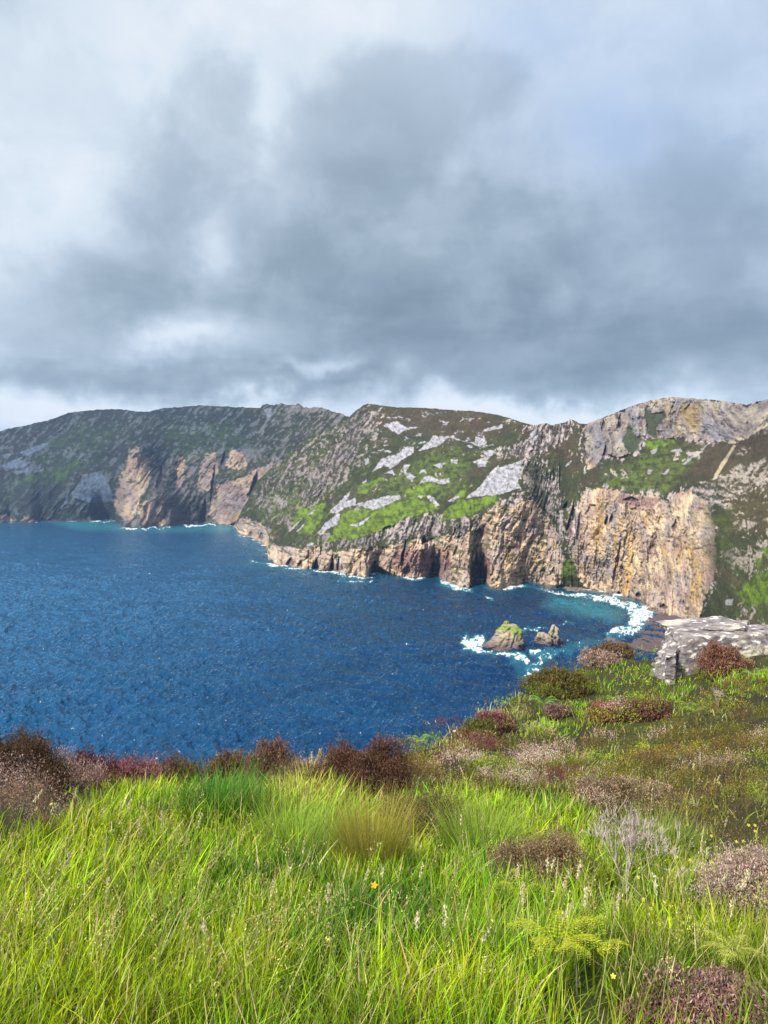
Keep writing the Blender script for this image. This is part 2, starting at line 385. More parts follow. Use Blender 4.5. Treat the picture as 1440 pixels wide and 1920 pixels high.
TAN_A = ["213,962 224,905 236,870 246,842 256,838 262,850 275,860 283,885 278,905 262,945 250,972 234,978", "258,955 275,938 300,925 308,945 306,988 266,990", "408,988 394,962 410,905 430,898 470,890 500,870 516,862 508,890 488,920 472,950 462,986", "372,918 376,880 386,848 402,850 410,880 398,900 397,925", "424,872 438,842 458,850 466,876 445,882", "328,912 336,856 346,856 346,900 338,915", "0,968 10,962 24,975 22,984 0,984", "36,980 44,966 62,968 70,980"]
SCREE_A = ["132,928 155,895 168,888 185,884 205,908 212,940 180,944 150,936", "36,850 60,838 95,830 82,842 50,855", "4,872 30,862 60,868 40,876 10,882", "0,852 26,850 14,858", "22,884 60,876 58,884 30,888", "10,870 40,858 34,868", "64,884 82,878 80,884", "494,768 512,762 508,778 498,785", "112,952 130,920 128,935 116,955"]


def cliff(name, x0, x1, step, water, ridge, pts, kind, n=300, back=True):
    px = np.arange(x0, x1 + step * .5, step)
    yw = np.interp(px, water[:, 0], water[:, 1]); yr = np.interp(px, ridge[:, 0], ridge[:, 1])
    yr = yr + (fbm(px / 13, px * 0 + kind, 4, .6, 5) * 2.4 * ((1.0 + .9 * sstep(470, 520, px)) if kind == 0 else .6 + 1.1 * sstep(700, 640, px)))
    yw = yw + fbm(px / 7, px * 0, 3, .6, 9) * 1.6 * ((yw - HY) / 180) ** 2
    yr = np.minimum(yr, yw - 3)
    t = np.linspace(0, 1, n)[:, None]
    PX = np.broadcast_to(px, (n, len(px))).copy(); PY = yw + (yr - yw) * t
    f = rbf_fit(pts); D0 = f(PX, PY)
    onsea = sstep(1290, 1240, PX)                         # right of that the slope runs on below our own hill
    k = np.log(dwater(yw) / f(px, yw)); kk = np.exp(-np.linspace(-2, 2, 11) ** 2); kk /= kk.sum()
    if kind == 0: k = np.convolve(np.pad(k, 5, mode='edge'), kk, 'valid')
    D0 = D0 * np.exp(k * np.exp(-(yw - PY) / 55.0) * onsea)
    ul = np.cumsum(D0.mean(0)) * step / F_PX; u = np.broadcast_to(ul - np.interp(CX, px, ul), D0.shape); v = (HY - PY) / F_PX * D0 + EYE
    sc = D0 / 1300
    # ---- relief fields: gullies and buttresses, joints; strata lean to the right going up
    tl = .75 if kind == 0 else np.interp(PX, [600, 1000, 1090, 1300, 1400], [.42, .35, .05, .05, .5])
    ws = 2.6 if kind == 0 else 1.0
    a, b = (u - v * tl) / ws, (v + u * .15) / ws
    un, vn = u / ws, v / ws
    a = a + fbm(un / 60, vn / 60, 3, .5, 18) * 14
    r0 = ridged(a / 150, b / 520, 3, .5, 21); r1 = ridged(a / 52, b / 170, 4, .55, 22); r2 = ridged(a / 17, b / 46, 4, .6, 23); r3 = ridged(a / 7 + fbm(un / 9, vn / 9, 2, .5, 19), b / 13, 3, .6, 27)
    r2, r3 = -r2, -r3                    # blocks parted by sharp clefts
    r0, r1, r2, r3 = [q - q.mean() for q in (r0, r1, r2, r3)]
    n1 = fbm(un / 46, vn / 34, 5, .6, 41); n2 = fbm(un / 13, vn / 10, 4, .62, 42); n4 = fbm(a / 9, b / 60, 4, .6, 44)
    mot = fbm(PX / 6.5, PY / 6.5, 4, .66, 45); led = fbm(un / 26 + vn / 60, vn / 9, 5, .6, 50)
    # ---- regions
    def edge(m, k=1.0): return sstep(.36, .64, m + k * (.34 * mot + .30 * n2))
    if kind == 0:
        tan = edge(region(PX, PY, TAN_A, 9, .8, 3), 1.1) * .85; scree = edge(region(PX, PY, SCREE_A, 2.5, .5, 4), .7)
        rocky = np.clip(.34 + .24 * sstep(250, 560, PX) + .7 * n1, 0, 1) * (1 - scree) * (1 - tan)
        grass = region(PX, PY, ["0,916 30,895 100,885 130,888 122,904 60,906 20,915"], 7, 1, 5) * .5 + region(PX, PY, ["268,938 280,905 298,910 300,918 285,932", "180,850 200,840 190,870 100,900 90,880"], 3, .8, 6) * .2
        midg = region(PX, PY, ["60,880 120,840 160,850 140,900 60,920 0,960 0,920", "500,930 540,860 600,800 580,860 540,920", "400,890 420,880 470,885 440,895", "300,800 420,790 470,830 400,860 320,850", "60,840 150,800 230,800 180,850 80,870"], 12, 1.6, 7) * .8
        pock = region(PX, PY, ["20,925 45,903 90,900 112,915 110,945 60,965 25,950", "300,930 310,910 340,940 360,980 310,988"], 7, 1, 36)
        spur = region(PX, PY, ["215,988 228,880 256,846 300,860 340,850 400,845 470,858 518,860 490,930 466,990"], 12, 1.2, 3)
        rocky = np.maximum(rocky, .62 * spur) * (1 - tan)
        rocky = rocky * (1 - grass) * (1 - .6 * midg)
    else:
        tan = edge(np.maximum(region(PX, PY, TAN_B, 6, .8, 3), region(PX, PY, TAN_C, 6, .7, 3)))
        wsx, wsy = PX + PY * 0, PY; scr = fbm((PX - PY * .8) / 26, (PY + PX * .8) / 6.5, 4, .62, 54)
        scree = sstep(.40, .62, region(PX, PY, SCREE, 4.0, .45, 4) + .42 * scr + .30 * mot)
        hi = region(PX, PY, ["700,790 730,768 860,775 950,795 940,830 900,850 800,850 740,850 700,870"], 8, 1, 8)
        scree = np.maximum(scree, hi * sstep(.20, .36, fbm(PX / 22, PY / 9, 5, .66, 15)))
        rocky = np.maximum(region(PX, PY, ROCKY[1:], 9, 1.3, 9), .46 * region(PX, PY, ROCKY[:1], 9, 1.3, 9))
        rocky = np.maximum(rocky, region(PX, PY, ["850,985 905,965 1046,880 1062,1010 1050,1080 900,1060 870,1010", "600,1010 800,965 880,965 860,1005 780,1012 620,1030"], 8, 1, 9) * .85)
        rocky = np.maximum(rocky, .42 * sstep(.1, .5, n1 + .3 * led))
        rocky = np.maximum(rocky, .28 * sstep(1330, 1400, PX) * sstep(860, 900, PY))
        rocky = np.maximum(rocky, .66 * region(PX, PY, TAN_C + TAN_B, 20, 1, 3)) * (1 - tan); rocky = rocky * (1 - .45 * sstep(1320, 1370, PX) * sstep(840, 880, PY))
        veil = region(PX, PY, ["1213,765 1222,775 1245,772 1250,785 1238,790 1230,800 1232,822 1218,815 1210,800", "1178,795 1192,815 1206,826 1195,842 1182,850 1172,840 1165,825 1172,812"], 3, .8, 34)
        tan = tan * (1 - veil) * (1 - sstep(1312, 1352, PX + 26 * n1 + 14 * mot) * sstep(880, 920, PY))
        grass = edge(region(PX, PY, GRASS, 4.5, .8, 5), .9) * (1 - scree); midg = region(PX, PY, MIDG, 10, 1.6, 7)
        midg = np.maximum(midg, region(PX, PY, GRASS, 14, 1.4, 5))
        rocky = rocky * (1 - grass) * (1 - scree)
    hard = np.clip(np.maximum(tan, rocky * .8), 0, 1) * (1 - scree * .9) * (1 - grass)
    hm = hard * .8 + .2
    relief = -r0 * 22 * ws * (.35 + .65 * hard) - r1 * 23 * ws * (.2 + .8 * hard) - r2 * 9.5 * ws * (.15 + .85 * hard) - r3 * 3.4 * ws * hard
    relief += fbm(un / 7, vn / 7, 3, .6, 24) * 1.5 * hm
    relief += fbm(u / 160, v / 110, 3, .5, 25) * 18 * (1 - hard) + fbm(un / 40, vn / 30, 3, .5, 26) * 5.5 * ws * (1 - hard) + fbm(un / 12, vn / 9, 3, .6, 28) * 1.5 * (1 - hard)
    relief *= sstep(0, 7, yw - PY) * .92 + .08
    D = D0 + relief * (.72 if kind == 0 else 1)
    wx, wy = wob(PX, PY, .42, 31)
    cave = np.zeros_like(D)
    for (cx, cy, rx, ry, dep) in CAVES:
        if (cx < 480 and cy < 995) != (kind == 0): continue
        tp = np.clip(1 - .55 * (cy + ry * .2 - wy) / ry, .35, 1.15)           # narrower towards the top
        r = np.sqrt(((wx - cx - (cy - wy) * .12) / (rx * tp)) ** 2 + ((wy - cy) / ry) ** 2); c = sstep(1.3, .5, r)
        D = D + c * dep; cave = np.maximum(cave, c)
    V = P3(PX, PY, D)
    # ---- colour of the ground, with shade of the clefts painted in
    col = np.zeros(PX.shape + (3,)) + K_VEG_DARK
    col = lerp(col, K_VEG, sstep(-.15, .35, n1 + .3 * n2)); col = lerp(col, K_VEG_BROWN, sstep(.05, .4, fbm(un / 90, vn / 50, 4, .6, 46) + .25 * mot) * .7)
    if kind == 1:
        col = lerp(col, K_GRASS_MID * .9, sstep(.08, .4, scr) * sstep(760, 640, PX) * .8); col = lerp(col, K_VEG_DARK * .7, sstep(.1, .4, -scr) * sstep(800, 640, PX) * .6)
        top = region(PX, PY, ["690,750 1000,790 1090,790 1080,880 1000,840 960,800 900,830 700,800", "1290,830 1380,830 1440,800 1600,780 1600,1000 1380,1000 1350,900 1290,900"], 14, 1.4, 17)
        col = lerp(col, K_VEG_BROWN * np.array([.95, .9, .85]), top * .7)
    col = lerp(col, K_GRASS_MID, midg * sstep(-.35, .25, n2 + .2 * mot) * .8)
    col = lerp(col, K_GRASS, grass * (.28 + .72 * sstep(-.35, .35, n2 + .5 * mot + .6 * n1)))
    # bare rock stands out on the crests of the crags, turf keeps to the ledges between
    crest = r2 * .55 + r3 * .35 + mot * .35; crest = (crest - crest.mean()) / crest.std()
    rk = lerp(np.zeros_like(col) + K_ROCK_DARK, K_ROCK, sstep(-.6, .6, crest)); rk = lerp(rk, K_ROCK * 1.5, sstep(.6, 1.5, crest) * .8)  # rock darkened between the crests, as painted shade
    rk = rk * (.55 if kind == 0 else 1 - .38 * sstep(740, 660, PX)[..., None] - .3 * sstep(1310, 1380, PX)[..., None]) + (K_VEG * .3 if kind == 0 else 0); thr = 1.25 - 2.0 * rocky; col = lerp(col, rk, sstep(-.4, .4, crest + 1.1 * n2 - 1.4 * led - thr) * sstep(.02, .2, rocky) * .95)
    tn = lerp(np.zeros_like(col) + K_PINK * .85, K_TAN, sstep(-.2, .3, n1 + n4 * .5)); tn = lerp(tn, K_ROCK * 1.45, sstep(-.05, .3, fbm(un / 34, vn / 60, 4, .6, 47)) * .75)
    och = sstep(.02, .34, fbm(a / 26, b / 150, 4, .6, 48)) * (region(PX, PY, ["1100,925 1180,930 1240,945 1300,1000 1330,1000 1310,1120 1230,1170 1150,1110 1110,1020", "1250,760 1310,755 1310,815 1255,820", "1320,960 1340,960 1330,1080 1300,1140 1310,1040", "950,1040 1020,1020 1020,1090 960,1100", "870,1000 892,1000 892,1060 878,1070"], 14, 1, 33) if kind == 1 else region(PX, PY, ["435,990 440,950 462,960 464,986", "236,870 256,840 250,880 225,945", "262,950 300,930 306,985 270,988", "490,880 512,866 505,885"], 4, .7, 33))
    tn = lerp(tn, K_OCHRE, och * .85)
    tn = lerp(tn, K_CREAM, sstep(.2, .5, fbm(a / 12, b / 70, 4, .6, 49)) * .3)
    tn = lerp(tn, K_ROCK_DARK, sstep(.7, 2.0, -crest) * .8)  # crevice shade painted into the cliff colour
    tn = lerp(tn, K_ROCK_DARK * 1.3, sstep(.15, .5, fbm(a / 16, b / 170, 4, .6, 51)) * .55)
    vg = np.where(PX > 1070, fbm(un / 20, vn / 24, 5, .62, 52) - .12, led) if kind == 1 else led
    tn = lerp(tn, K_VEG * .9, sstep(.14, .34, vg + (.12 if kind == 1 else -.05) * sstep(1100, 950, PX) - .12 * sstep(30, 10, yw - PY)) * .8)
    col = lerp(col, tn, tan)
    col = lerp(col, K_SCREE * (1 if kind == 1 else .8), scree * np.clip(.95 + 1.3 * mot - .5 * np.abs(n2), .15, 1))
    if kind == 1:
        upc = region(PX, PY, [TAN_C[1]], 10, .6, 3) * sstep(880, 860, PY); col = col * (1 - upc[..., None] * np.array([.46, .38, .24]))
        red = region(PX, PY, ["815,1030 845,1025 845,1060 830,1085 815,1080", "740,1030 800,1030 805,1075 735,1070", "900,1050 922,1050 918,1085 904,1085"], 5, .6, 35)
        col = lerp(col, np.array([.22, .10, .08]), red * .6)
        dk = region(PX, PY, ["1158,926 1196,930 1240,934 1226,952 1160,944"], 2, .6, 36); col = lerp(col, np.array([.15, .08, .09]), dk * .7)
        col = lerp(col, np.array([.045, .055, .03]), veil * .85)
        gul = region(PX, PY, ["985,870 1010,880 1035,960 1060,1040 1050,1000 1020,960 990,930", "1050,850 1066,880 1062,960 1046,900"], 8, 1, 37); col = lerp(col, K_VEG_DARK * .7, gul * .65)
        path = region(PX, PY, ["1336,900 1350,872 1376,834 1380,836 1356,876 1340,900"], .9, .3, 38); col = lerp(col, np.array([.50, .42, .30]), path * .5)
        for q in ("1316,845 1327,831 1329,832 1318,846", "1278,870 1300,852 1302,855 1284,872", "1240,888 1254,877 1255,880 1244,892", "1212,884 1224,882 1222,888", "1216,845 1232,840 1230,850 1220,852", "1255,845 1276,838 1278,846 1262,848", "1360,1125 1376,1120 1374,1134 1362,1134"):
            col = lerp(col, K_SCREE * .85, edge(region(PX, PY, [q], 3, .5, 39), .8) * .8)
    else:
        col = lerp(col, K_ROCK_DARK * .8, pock * .5)
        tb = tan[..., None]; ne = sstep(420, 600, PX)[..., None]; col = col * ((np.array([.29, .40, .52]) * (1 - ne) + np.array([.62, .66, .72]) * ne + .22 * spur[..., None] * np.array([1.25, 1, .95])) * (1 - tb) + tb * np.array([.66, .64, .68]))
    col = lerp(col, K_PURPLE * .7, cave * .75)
    # wave-washed dark foot of the rock
    wet = sstep(7.5, 1.0, V[..., 2] + mot * 5) * onsea; col = lerp(col, np.array([.06, .04, .04]), wet * .8)
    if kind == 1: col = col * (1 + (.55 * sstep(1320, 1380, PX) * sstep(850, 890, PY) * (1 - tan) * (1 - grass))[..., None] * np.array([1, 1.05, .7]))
    # grain of the stone, tussocks of the turf, painted shade in the joints
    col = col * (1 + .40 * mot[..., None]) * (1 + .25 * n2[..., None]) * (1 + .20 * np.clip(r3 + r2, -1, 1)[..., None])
    col = np.clip(col, .010, .8)
    rows = [V]
    foot = V[0].copy(); foot[:, 2] = -8; rows.insert(0, foot[None])
    cols = [col[:1], col]
    if back:
        for (dd, dz) in ((20, -2), (90, -10), (300, -40), (900, -150), (1500, -700)):
            q = V[-1].copy(); q[:, 1] += dd; q[:, 0] *= (V[-1][:, 1] + dd) / V[-1][:, 1] * .5 + .5; q[:, 2] = np.maximum(q[:, 2] + dz, -12); rows.append(q[None]); cols.append(np.zeros((1, len(px), 3)) + K_VEG)
    V = np.concatenate(rows); cc = np.concatenate(cols)
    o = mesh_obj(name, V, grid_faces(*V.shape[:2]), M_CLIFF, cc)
    return o


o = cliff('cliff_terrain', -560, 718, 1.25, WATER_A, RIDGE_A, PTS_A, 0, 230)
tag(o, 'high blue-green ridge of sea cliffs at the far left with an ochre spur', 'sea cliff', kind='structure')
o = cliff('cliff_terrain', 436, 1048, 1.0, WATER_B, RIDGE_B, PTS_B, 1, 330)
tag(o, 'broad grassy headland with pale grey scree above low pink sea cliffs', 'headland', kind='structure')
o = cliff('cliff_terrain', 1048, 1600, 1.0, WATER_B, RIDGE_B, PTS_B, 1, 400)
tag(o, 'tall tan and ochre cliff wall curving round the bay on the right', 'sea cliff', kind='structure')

# ------------------------------------------------------------------ sea
def build_sea():
    px = np.concatenate([np.arange(-2400, -150, 50), np.arange(-150, 1400, 1.4), np.arange(1400, 3400, 60)])
    py = np.concatenate([[915.6, 917, 920, 926, 934, 944, 954, 962], np.arange(968, 1130, .8), np.arange(1130, 1560, 1.25), np.arange(1560, 2200, 30)])
    PX, PY = np.meshgrid(px, py)
    D = F_PX * EYE / (PY - HY); X = (PX - CX) / F_PX * D; Y = D
    # wind sea: short-crested waves running in from the left
    def wave(lx, ly, ang, seed, o=3):
        c, s = math.cos(ang), math.sin(ang)
        return ridged((X * c + Y * s) / lx, (-X * s + Y * c) / ly, o, .5, seed)
    h = (wave(38, 90, 1.0, 61, 2) * 2.2 + wave(15, 36, .8, 62, 3) * 2.6 + wave(5.5, 12, 1.1, 63, 3) * 1.25) * (.75 + .55 * sstep(-.35, .4, fbm(X / 150 + Y / 400, Y / 190 - X / 420, 3, .5, 65)))
    far = np.clip(1 - (D - 900) / 2600, .35, 1)
    Z = h * 1.25 * far
    # ---- foam
    shore = np.concatenate([WATER_B[(WATER_B[:, 0] > 438) & (WATER_B[:, 0] < 1290)]])
    xs = np.arange(438, 1240, 3.0); sp = P3(xs, np.interp(xs, WATER_B[:, 0], WATER_B[:, 1]), dwater(np.interp(xs, WATER_B[:, 0], WATER_B[:, 1])))
    xa = np.arange(-120, 446, 3.0); sa = P3(xa, np.interp(xa, WATER_A[:, 0], WATER_A[:, 1]), dwater(np.interp(xa, WATER_A[:, 0], WATER_A[:, 1])))
    S = np.concatenate([sp, sa])[:, :2]
    near = (PX > -150) & (PX < 1420) & (PY < 1330) & (PY > 966)
    dist = np.full(PX.shape, 999.0); q = np.stack([X[near], Y[near]], -1); dd = np.full(len(q), 1e9)
    for i in range(0, len(S), 40):
        s = S[i:i + 40]; dd = np.minimum(dd, ((q[:, None, 0] - s[None, :, 0]) ** 2 + (q[:, None, 1] - s[None, :, 1]) ** 2).min(1))
    dist[near] = np.sqrt(dd)
    wx, wy = wob(PX, PY, 1.1, 71)
    inten = 1.15 * np.exp(-dist / 17) * (.35 + .9 * sstep(-.25, .3, fbm(X / 60, Y / 60, 3, .5, 73))) + .42 * np.exp(-dist / 26) * sstep(-.1, .4, fbm(X / 80, Y / 60, 3, .5, 74))
    def blob(polys, k, w):
        nonlocal inten
        m = np.zeros(PX.shape)
        for p in polys: m = np.maximum(m, poly_mask(wx, wy, pl(p), w))
        inten = np.maximum(inten, m * k)
    blob(["1050,1108 1110,1112 1160,1122 1205,1138 1228,1150 1222,1175 1195,1196 1160,1204 1130,1196 1165,1180 1180,1165 1175,1150 1150,1140 1120,1134 1080,1126 1040,1118 1010,1114 985,1104 1030,1106"], .84, 8)
    blob(["1060,1122 1100,1130 1140,1142 1175,1155 1160,1172 1120,1176 1110,1168 1140,1160 1120,1148 1080,1136"], .5, 8)
    blob(["856,1208 872,1196 900,1196 915,1190 905,1222 940,1222 985,1232 1000,1250 990,1256 960,1248 935,1236 900,1234 870,1226"], .90, 9)
    blob(["985,1226 1060,1222 1065,1212 1058,1232 1020,1250 1010,1275 990,1290 975,1262 1005,1245"], .68, 9)
    blob(["1040,1190 1110,1200 1160,1205 1150,1216 1100,1225 1060,1240 1040,1225 1055,1215 1085,1205"], .52, 7)
    blob(["975,1182 1030,1178 1030,1182 985,1187"], .75, 2.2); blob(["1046,1174 1078,1172 1080,1176 1050,1178"], .65, 2.5); blob(["992,1228 1012,1226 1014,1232 998,1234"], .9, 2)
    blob(["905,1122 926,1124 928,1130 912,1130"], .75, 2.5); blob(["945,1236 1020,1248 1012,1272 980,1300 965,1268"], .50, 14); blob(["820,1086 850,1098 882,1110 890,1116 850,1110 828,1098"], .85, 3); blob(["650,1092 690,1094 700,1090 700,1098 660,1098 640,1090"], .85, 3)
    blob(["460,1050 500,1056 500,1062 470,1062", "540,1068 640,1080 640,1086 560,1076", "476,1024 505,1026 505,1036 480,1034"], .62, 5); blob(["345,983 400,981 402,985 350,987", "165,976 216,978 216,980 170,979", "222,988 300,991 320,989 320,992 240,994"], .9, 1.2)
    blob(["300,1440 420,1400 480,1395 520,1410 430,1430 330,1470", "600,1400 700,1395 690,1412 610,1415"], .30, 20)
    streak = ridged(X / 13 + fbm(X / 30, Y / 30, 3, .5, 75) * 1.8, Y / 24 + fbm(X / 34, Y / 34, 3, .5, 76) * 1.8, 5, .66, 77); streak = streak - streak.mean()
    spot = fbm(X / 5, Y / 7, 3, .6, 78)
    foam = sstep(.02, .50, inten * 1.5 - .88 + streak * 1.05 + spot * .35) * .95
    # whitecaps: few, small, on the wave crests
    cap = sstep(.50, .68, fbm((X * .83 + Y * .56) / 4.2, (Y * .83 - X * .56) / 15, 4, .6, 79) + .16 * fbm(X / 130, Y / 130, 3, .5, 80) + .02 * h) * (PY > 985)
    wcap = sstep(.43, .50, fbm((X * .8 + Y * .6) / 5.0, (Y * .8 - X * .6) / 13, 4, .6, 81) + .14 * fbm(X / 90, Y / 90, 3, .5, 82)) * .55
    foam = np.maximum(foam, np.maximum(cap * .8, wcap * .35))
    foam = np.maximum(foam, sstep(.52, .75, streak) * sstep(.15, .3, inten) * .35)
    turq = np.clip(sstep(.2, .9, inten) * .6 + np.exp(-dist / 45) * .22, 0, 1)
    turq = np.maximum(turq, .6 * poly_mask(wx, wy, pl("1040,1122 1110,1130 1170,1150 1160,1172 1080,1160 1020,1140"), 14))
    turq = np.maximum(turq, .75 * poly_mask(PX, PY, pl("95,980 180,975 240,985 300,990 420,982 446,990 430,998 300,998 150,994"), 7))
    V = np.stack([X, Y, Z + foam * .25], -1)
    m, N, t = new_mat('sea_water')
    out = N.n('ShaderNodeOutputMaterial'); b = N.n('ShaderNodeBsdfDiffuse')
    at = lambda k: N.n('ShaderNodeAttribute', attribute_name=k).outputs['Fac']
    co = N.n('ShaderNodeTexCoord').outputs['Object']
    rot = N.n('ShaderNodeMapping'); t.links.new(co, rot.inputs[0]); rot.inputs['Rotation'].default_value = (0, 0, -.9); rot.inputs['Scale'].default_value = (1, .45, 1)
    n1 = N.noise(rot.outputs[0], .11, 4, .62); n2 = N.noise(co, .9, 4, .6)
    sxy = N.n('ShaderNodeSeparateXYZ'); t.links.new(co, sxy.inputs[0])
    sky_fade = N.smooth(N.m('ADD', sxy.outputs[0], N.m('MULTIPLY', N.noise(co, .004, 4, .6), 260.0)), -420.0, 330.0)      # left-hand sky reflection painted into the water colour, fading towards the bay
    deep = N.mix(sky_fade, N.mix(N.smooth(N.noise(co, .012, 4, .6), .35, .65), (.004, .050, .125), (.008, .068, .160)), N.mix(N.smooth(N.noise(co, .012, 4, .6), .35, .65), (.0, .014, .056), (.0, .022, .074)))
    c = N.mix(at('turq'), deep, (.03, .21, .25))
    fm = N.smooth(N.m('ADD', at('foam'), N.m('MULTIPLY', N.m('SUBTRACT', N.noise(co, .55, 5, .65), .5), .5)), .28, .72)
    fm = N.m('MULTIPLY', fm, N.smooth(at('foam'), .02, .2))
    c = N.mix(fm, c, (.52, .57, .60))
    bp = N.n('ShaderNodeBump'); bp.inputs['Strength'].default_value = 1.0; bp.inputs['Distance'].default_value = 5.5
    t.links.new(N.m('ADD', n1, N.m('MULTIPLY', n2, .05)), bp.inputs['Height']); t.links.new(bp.outputs[0], b.inputs['Normal'])
    gl = N.n('ShaderNodeBsdfGlossy'); gl.inputs['Color'].default_value = (.52, .80, 1.0, 1); gl.inputs['Roughness'].default_value = .07
    fr = N.n('ShaderNodeFresnel'); fr.inputs['IOR'].default_value = 1.33
    t.links.new(bp.outputs[0], gl.inputs['Normal']); t.links.new(bp.outputs[0], fr.inputs['Normal'])
    ms = N.n('ShaderNodeMixShader'); t.links.new(N.m('MULTIPLY', fr.outputs[0], N.m('SUBTRACT', 1.0, fm)), ms.inputs[0])
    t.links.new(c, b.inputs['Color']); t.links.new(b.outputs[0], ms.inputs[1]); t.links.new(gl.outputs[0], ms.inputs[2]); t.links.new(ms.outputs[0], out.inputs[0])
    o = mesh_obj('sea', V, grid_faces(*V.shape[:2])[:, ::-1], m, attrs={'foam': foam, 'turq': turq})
    tag(o, 'dark blue choppy sea with white foam along the cliffs', 'sea', kind='structure')


build_sea()


# ------------------------------------------------------------------ rocks standing in the water and on the shore
def ring_loft(outline, d, depth_k, nseg=110, nlev=90, tilt=.6, seed=0, amp=1.0):
    """stack of rings through (py, x_left, x_right); returns vertices (lev, seg, 3)"""
    o = pl(outline); py = np.linspace(o[0, 0], o[-1, 0], nlev)
    q = o[::-1]; xl = np.interp(py, q[:, 0], q[:, 1]); xr = np.interp(py, q[:, 0], q[:, 2])
    th = np.linspace(0, 2 * np.pi, nseg, endpoint=False)
    cx = (xl + xr) / 2; hw = (xr - xl) / 2
    ct, st = np.cos(th), np.sin(th)
    sx = np.sign(ct) * np.abs(ct) ** .85; sy = np.sign(st) * np.abs(st) ** .85
    X = ((cx - CX)[:, None] + hw[:, None] * sx) / F_PX * d; Y = d + hw[:, None] / F_PX * d * depth_k * sy
    Z = np.repeat((EYE + (HY - py) / F_PX * d)[:, None], nseg, 1)
    a = np.arctan2(st, ct)[None] * 1.0
    nx, ny = np.cos(a) + 0 * X, np.sin(a) + 0 * X
    strata = ridged((X * .5 + Z * tilt + Y * .2) / 5.5, (X - Z * .4) / 26 + nx, 4, .6, seed) * 3.0
    lump = fbm(X / 9 + nx * .6, Z / 9 + ny * 1.1, 4, .55, seed + 3) * 4.0
    crag = -ridged((X + Y * .4) / 17 + nx * .5, (Z - X * .5) / 15 + ny * .6, 2, .5, seed + 5) * 4.5
    k = (strata + lump + crag) * amp * np.clip(hw / hw.max() * 2, .12, 1)[:, None]
    X = X + nx * k; Y = Y + ny * k
    return np.stack([X, Y, Z], -1), strata, lump


def loft_faces(L, S, off=0):
    i = np.arange(L * S).reshape(L, S) + off; j = np.roll(i, -1, 1)
    return np.stack([i[:-1], j[:-1], j[1:], i[1:]], -1).reshape(-1, 4)


def stack(name, label, outlines, d, green, mat, parts=None):
    Vs, Fs, Cs, off = [], [], [], 0
    base = P3(*parts, d) if parts else P3(CX, HY, d)
    for k, (ol, dk) in enumerate(outlines):
        V, st, lu = ring_loft(ol, d, dk, seed=100 + 7 * k + int(d) % 13)
        L, S = V.shape[:2]; cap = V[-1].mean(0); V[-1] = V[-1] * .3 + cap * .7
        mot = fbm(V[..., 0] / 3, V[..., 2] / 3 + V[..., 1] / 5, 4, .6, 130 + k)
        col = lerp(np.zeros((L, S, 3)) + np.array([.19, .155, .125]), np.array([.33, .28, .20]), sstep(-.2, .5, st + lu * .2 + mot * .5))
        col = lerp(col, np.array([.045, .035, .04]), sstep(-.3, .35, -st + mot * .6) * .9)
        h = V[..., 2]; top = h.max()
        col = lerp(col, np.array([.075, .045, .055]), sstep(20, 5, h + mot * 9) * .85)
        if green: col = lerp(col, np.array([.17, .22, .04]), sstep(.58, .74, h / top + mot * .14 + .1 * np.sign(V[..., 0] - V[-1, 0, 0])) * sstep(1.01, .93, h / top + mot * .03) * .9)
        Vs.append(V.reshape(-1, 3)); Fs.append(loft_faces(L, S, off)); Cs.append(col.reshape(-1, 3)); off += L * S
    V = np.concatenate(Vs); org = np.array([V[:, 0].mean(), V[:, 1].mean(), 0])
    o = mesh_obj(name, V - org, np.concatenate(Fs), mat, np.clip(np.concatenate(Cs), .02, .7))
    o.location = org
    tag(o, label, 'sea stack')
    return o


stack('sea_stack', 'broad pyramid sea stack with a grass cap standing in white surf', [
    ("1232,905,986 1226,905,986 1218,904,985 1212,906,983 1204,915,981 1196,925,980 1188,933,978 1180,939,976 1174,942,973 1170,945,968", .75),
    ("1200,936,965 1180,942,960 1172,944,956 1166,946,954 1164,948,952", .8)], 790, True, M_STACK)
stack('sea_stack', 'bare twin-pointed sea stack with a thin right-hand pinnacle', [
    ("1229,994,1054 1220,994,1053 1214,997,1050 1208,1001,1048 1200,1004,1046 1192,1005,1034 1187,1008,1024 1185,1011,1020", .6),
    ("1226,1020,1053 1215,1024,1051 1200,1028,1049 1190,1028,1048 1180,1031,1046 1174,1034,1042 1171,1036,1040", .8)], 800, False, M_STACK)


def boulder(seed, n=3):
    """one weathered boulder of unit size, flat-sided"""
    r = np.random.default_rng(seed)
    import bmesh
    bm = bmesh.new(); bmesh.ops.create_icosphere(bm, subdivisions=n, radius=1.0)
    pts = np.array([v.co[:] for v in bm.verts]); fc = np.array([[v.index for v in f.verts] for f in bm.faces]); bm.free()
    pl_ = r.normal(size=(16, 3)); pl_ /= np.linalg.norm(pl_, axis=1)[:, None]; dk = r.uniform(.55, .9, 16)
    for nrm, k in zip(pl_, dk):
        s = pts @ nrm - k; pts -= np.maximum(s, 0)[:, None] * nrm[None] * .92
    pts += fbm(pts[:, 0] * 2 + seed, pts[:, 1] * 2 + pts[:, 2], 4, .6, seed)[:, None] * .10 * pts
    return pts * np.array([1.0, .8, .62]), fc


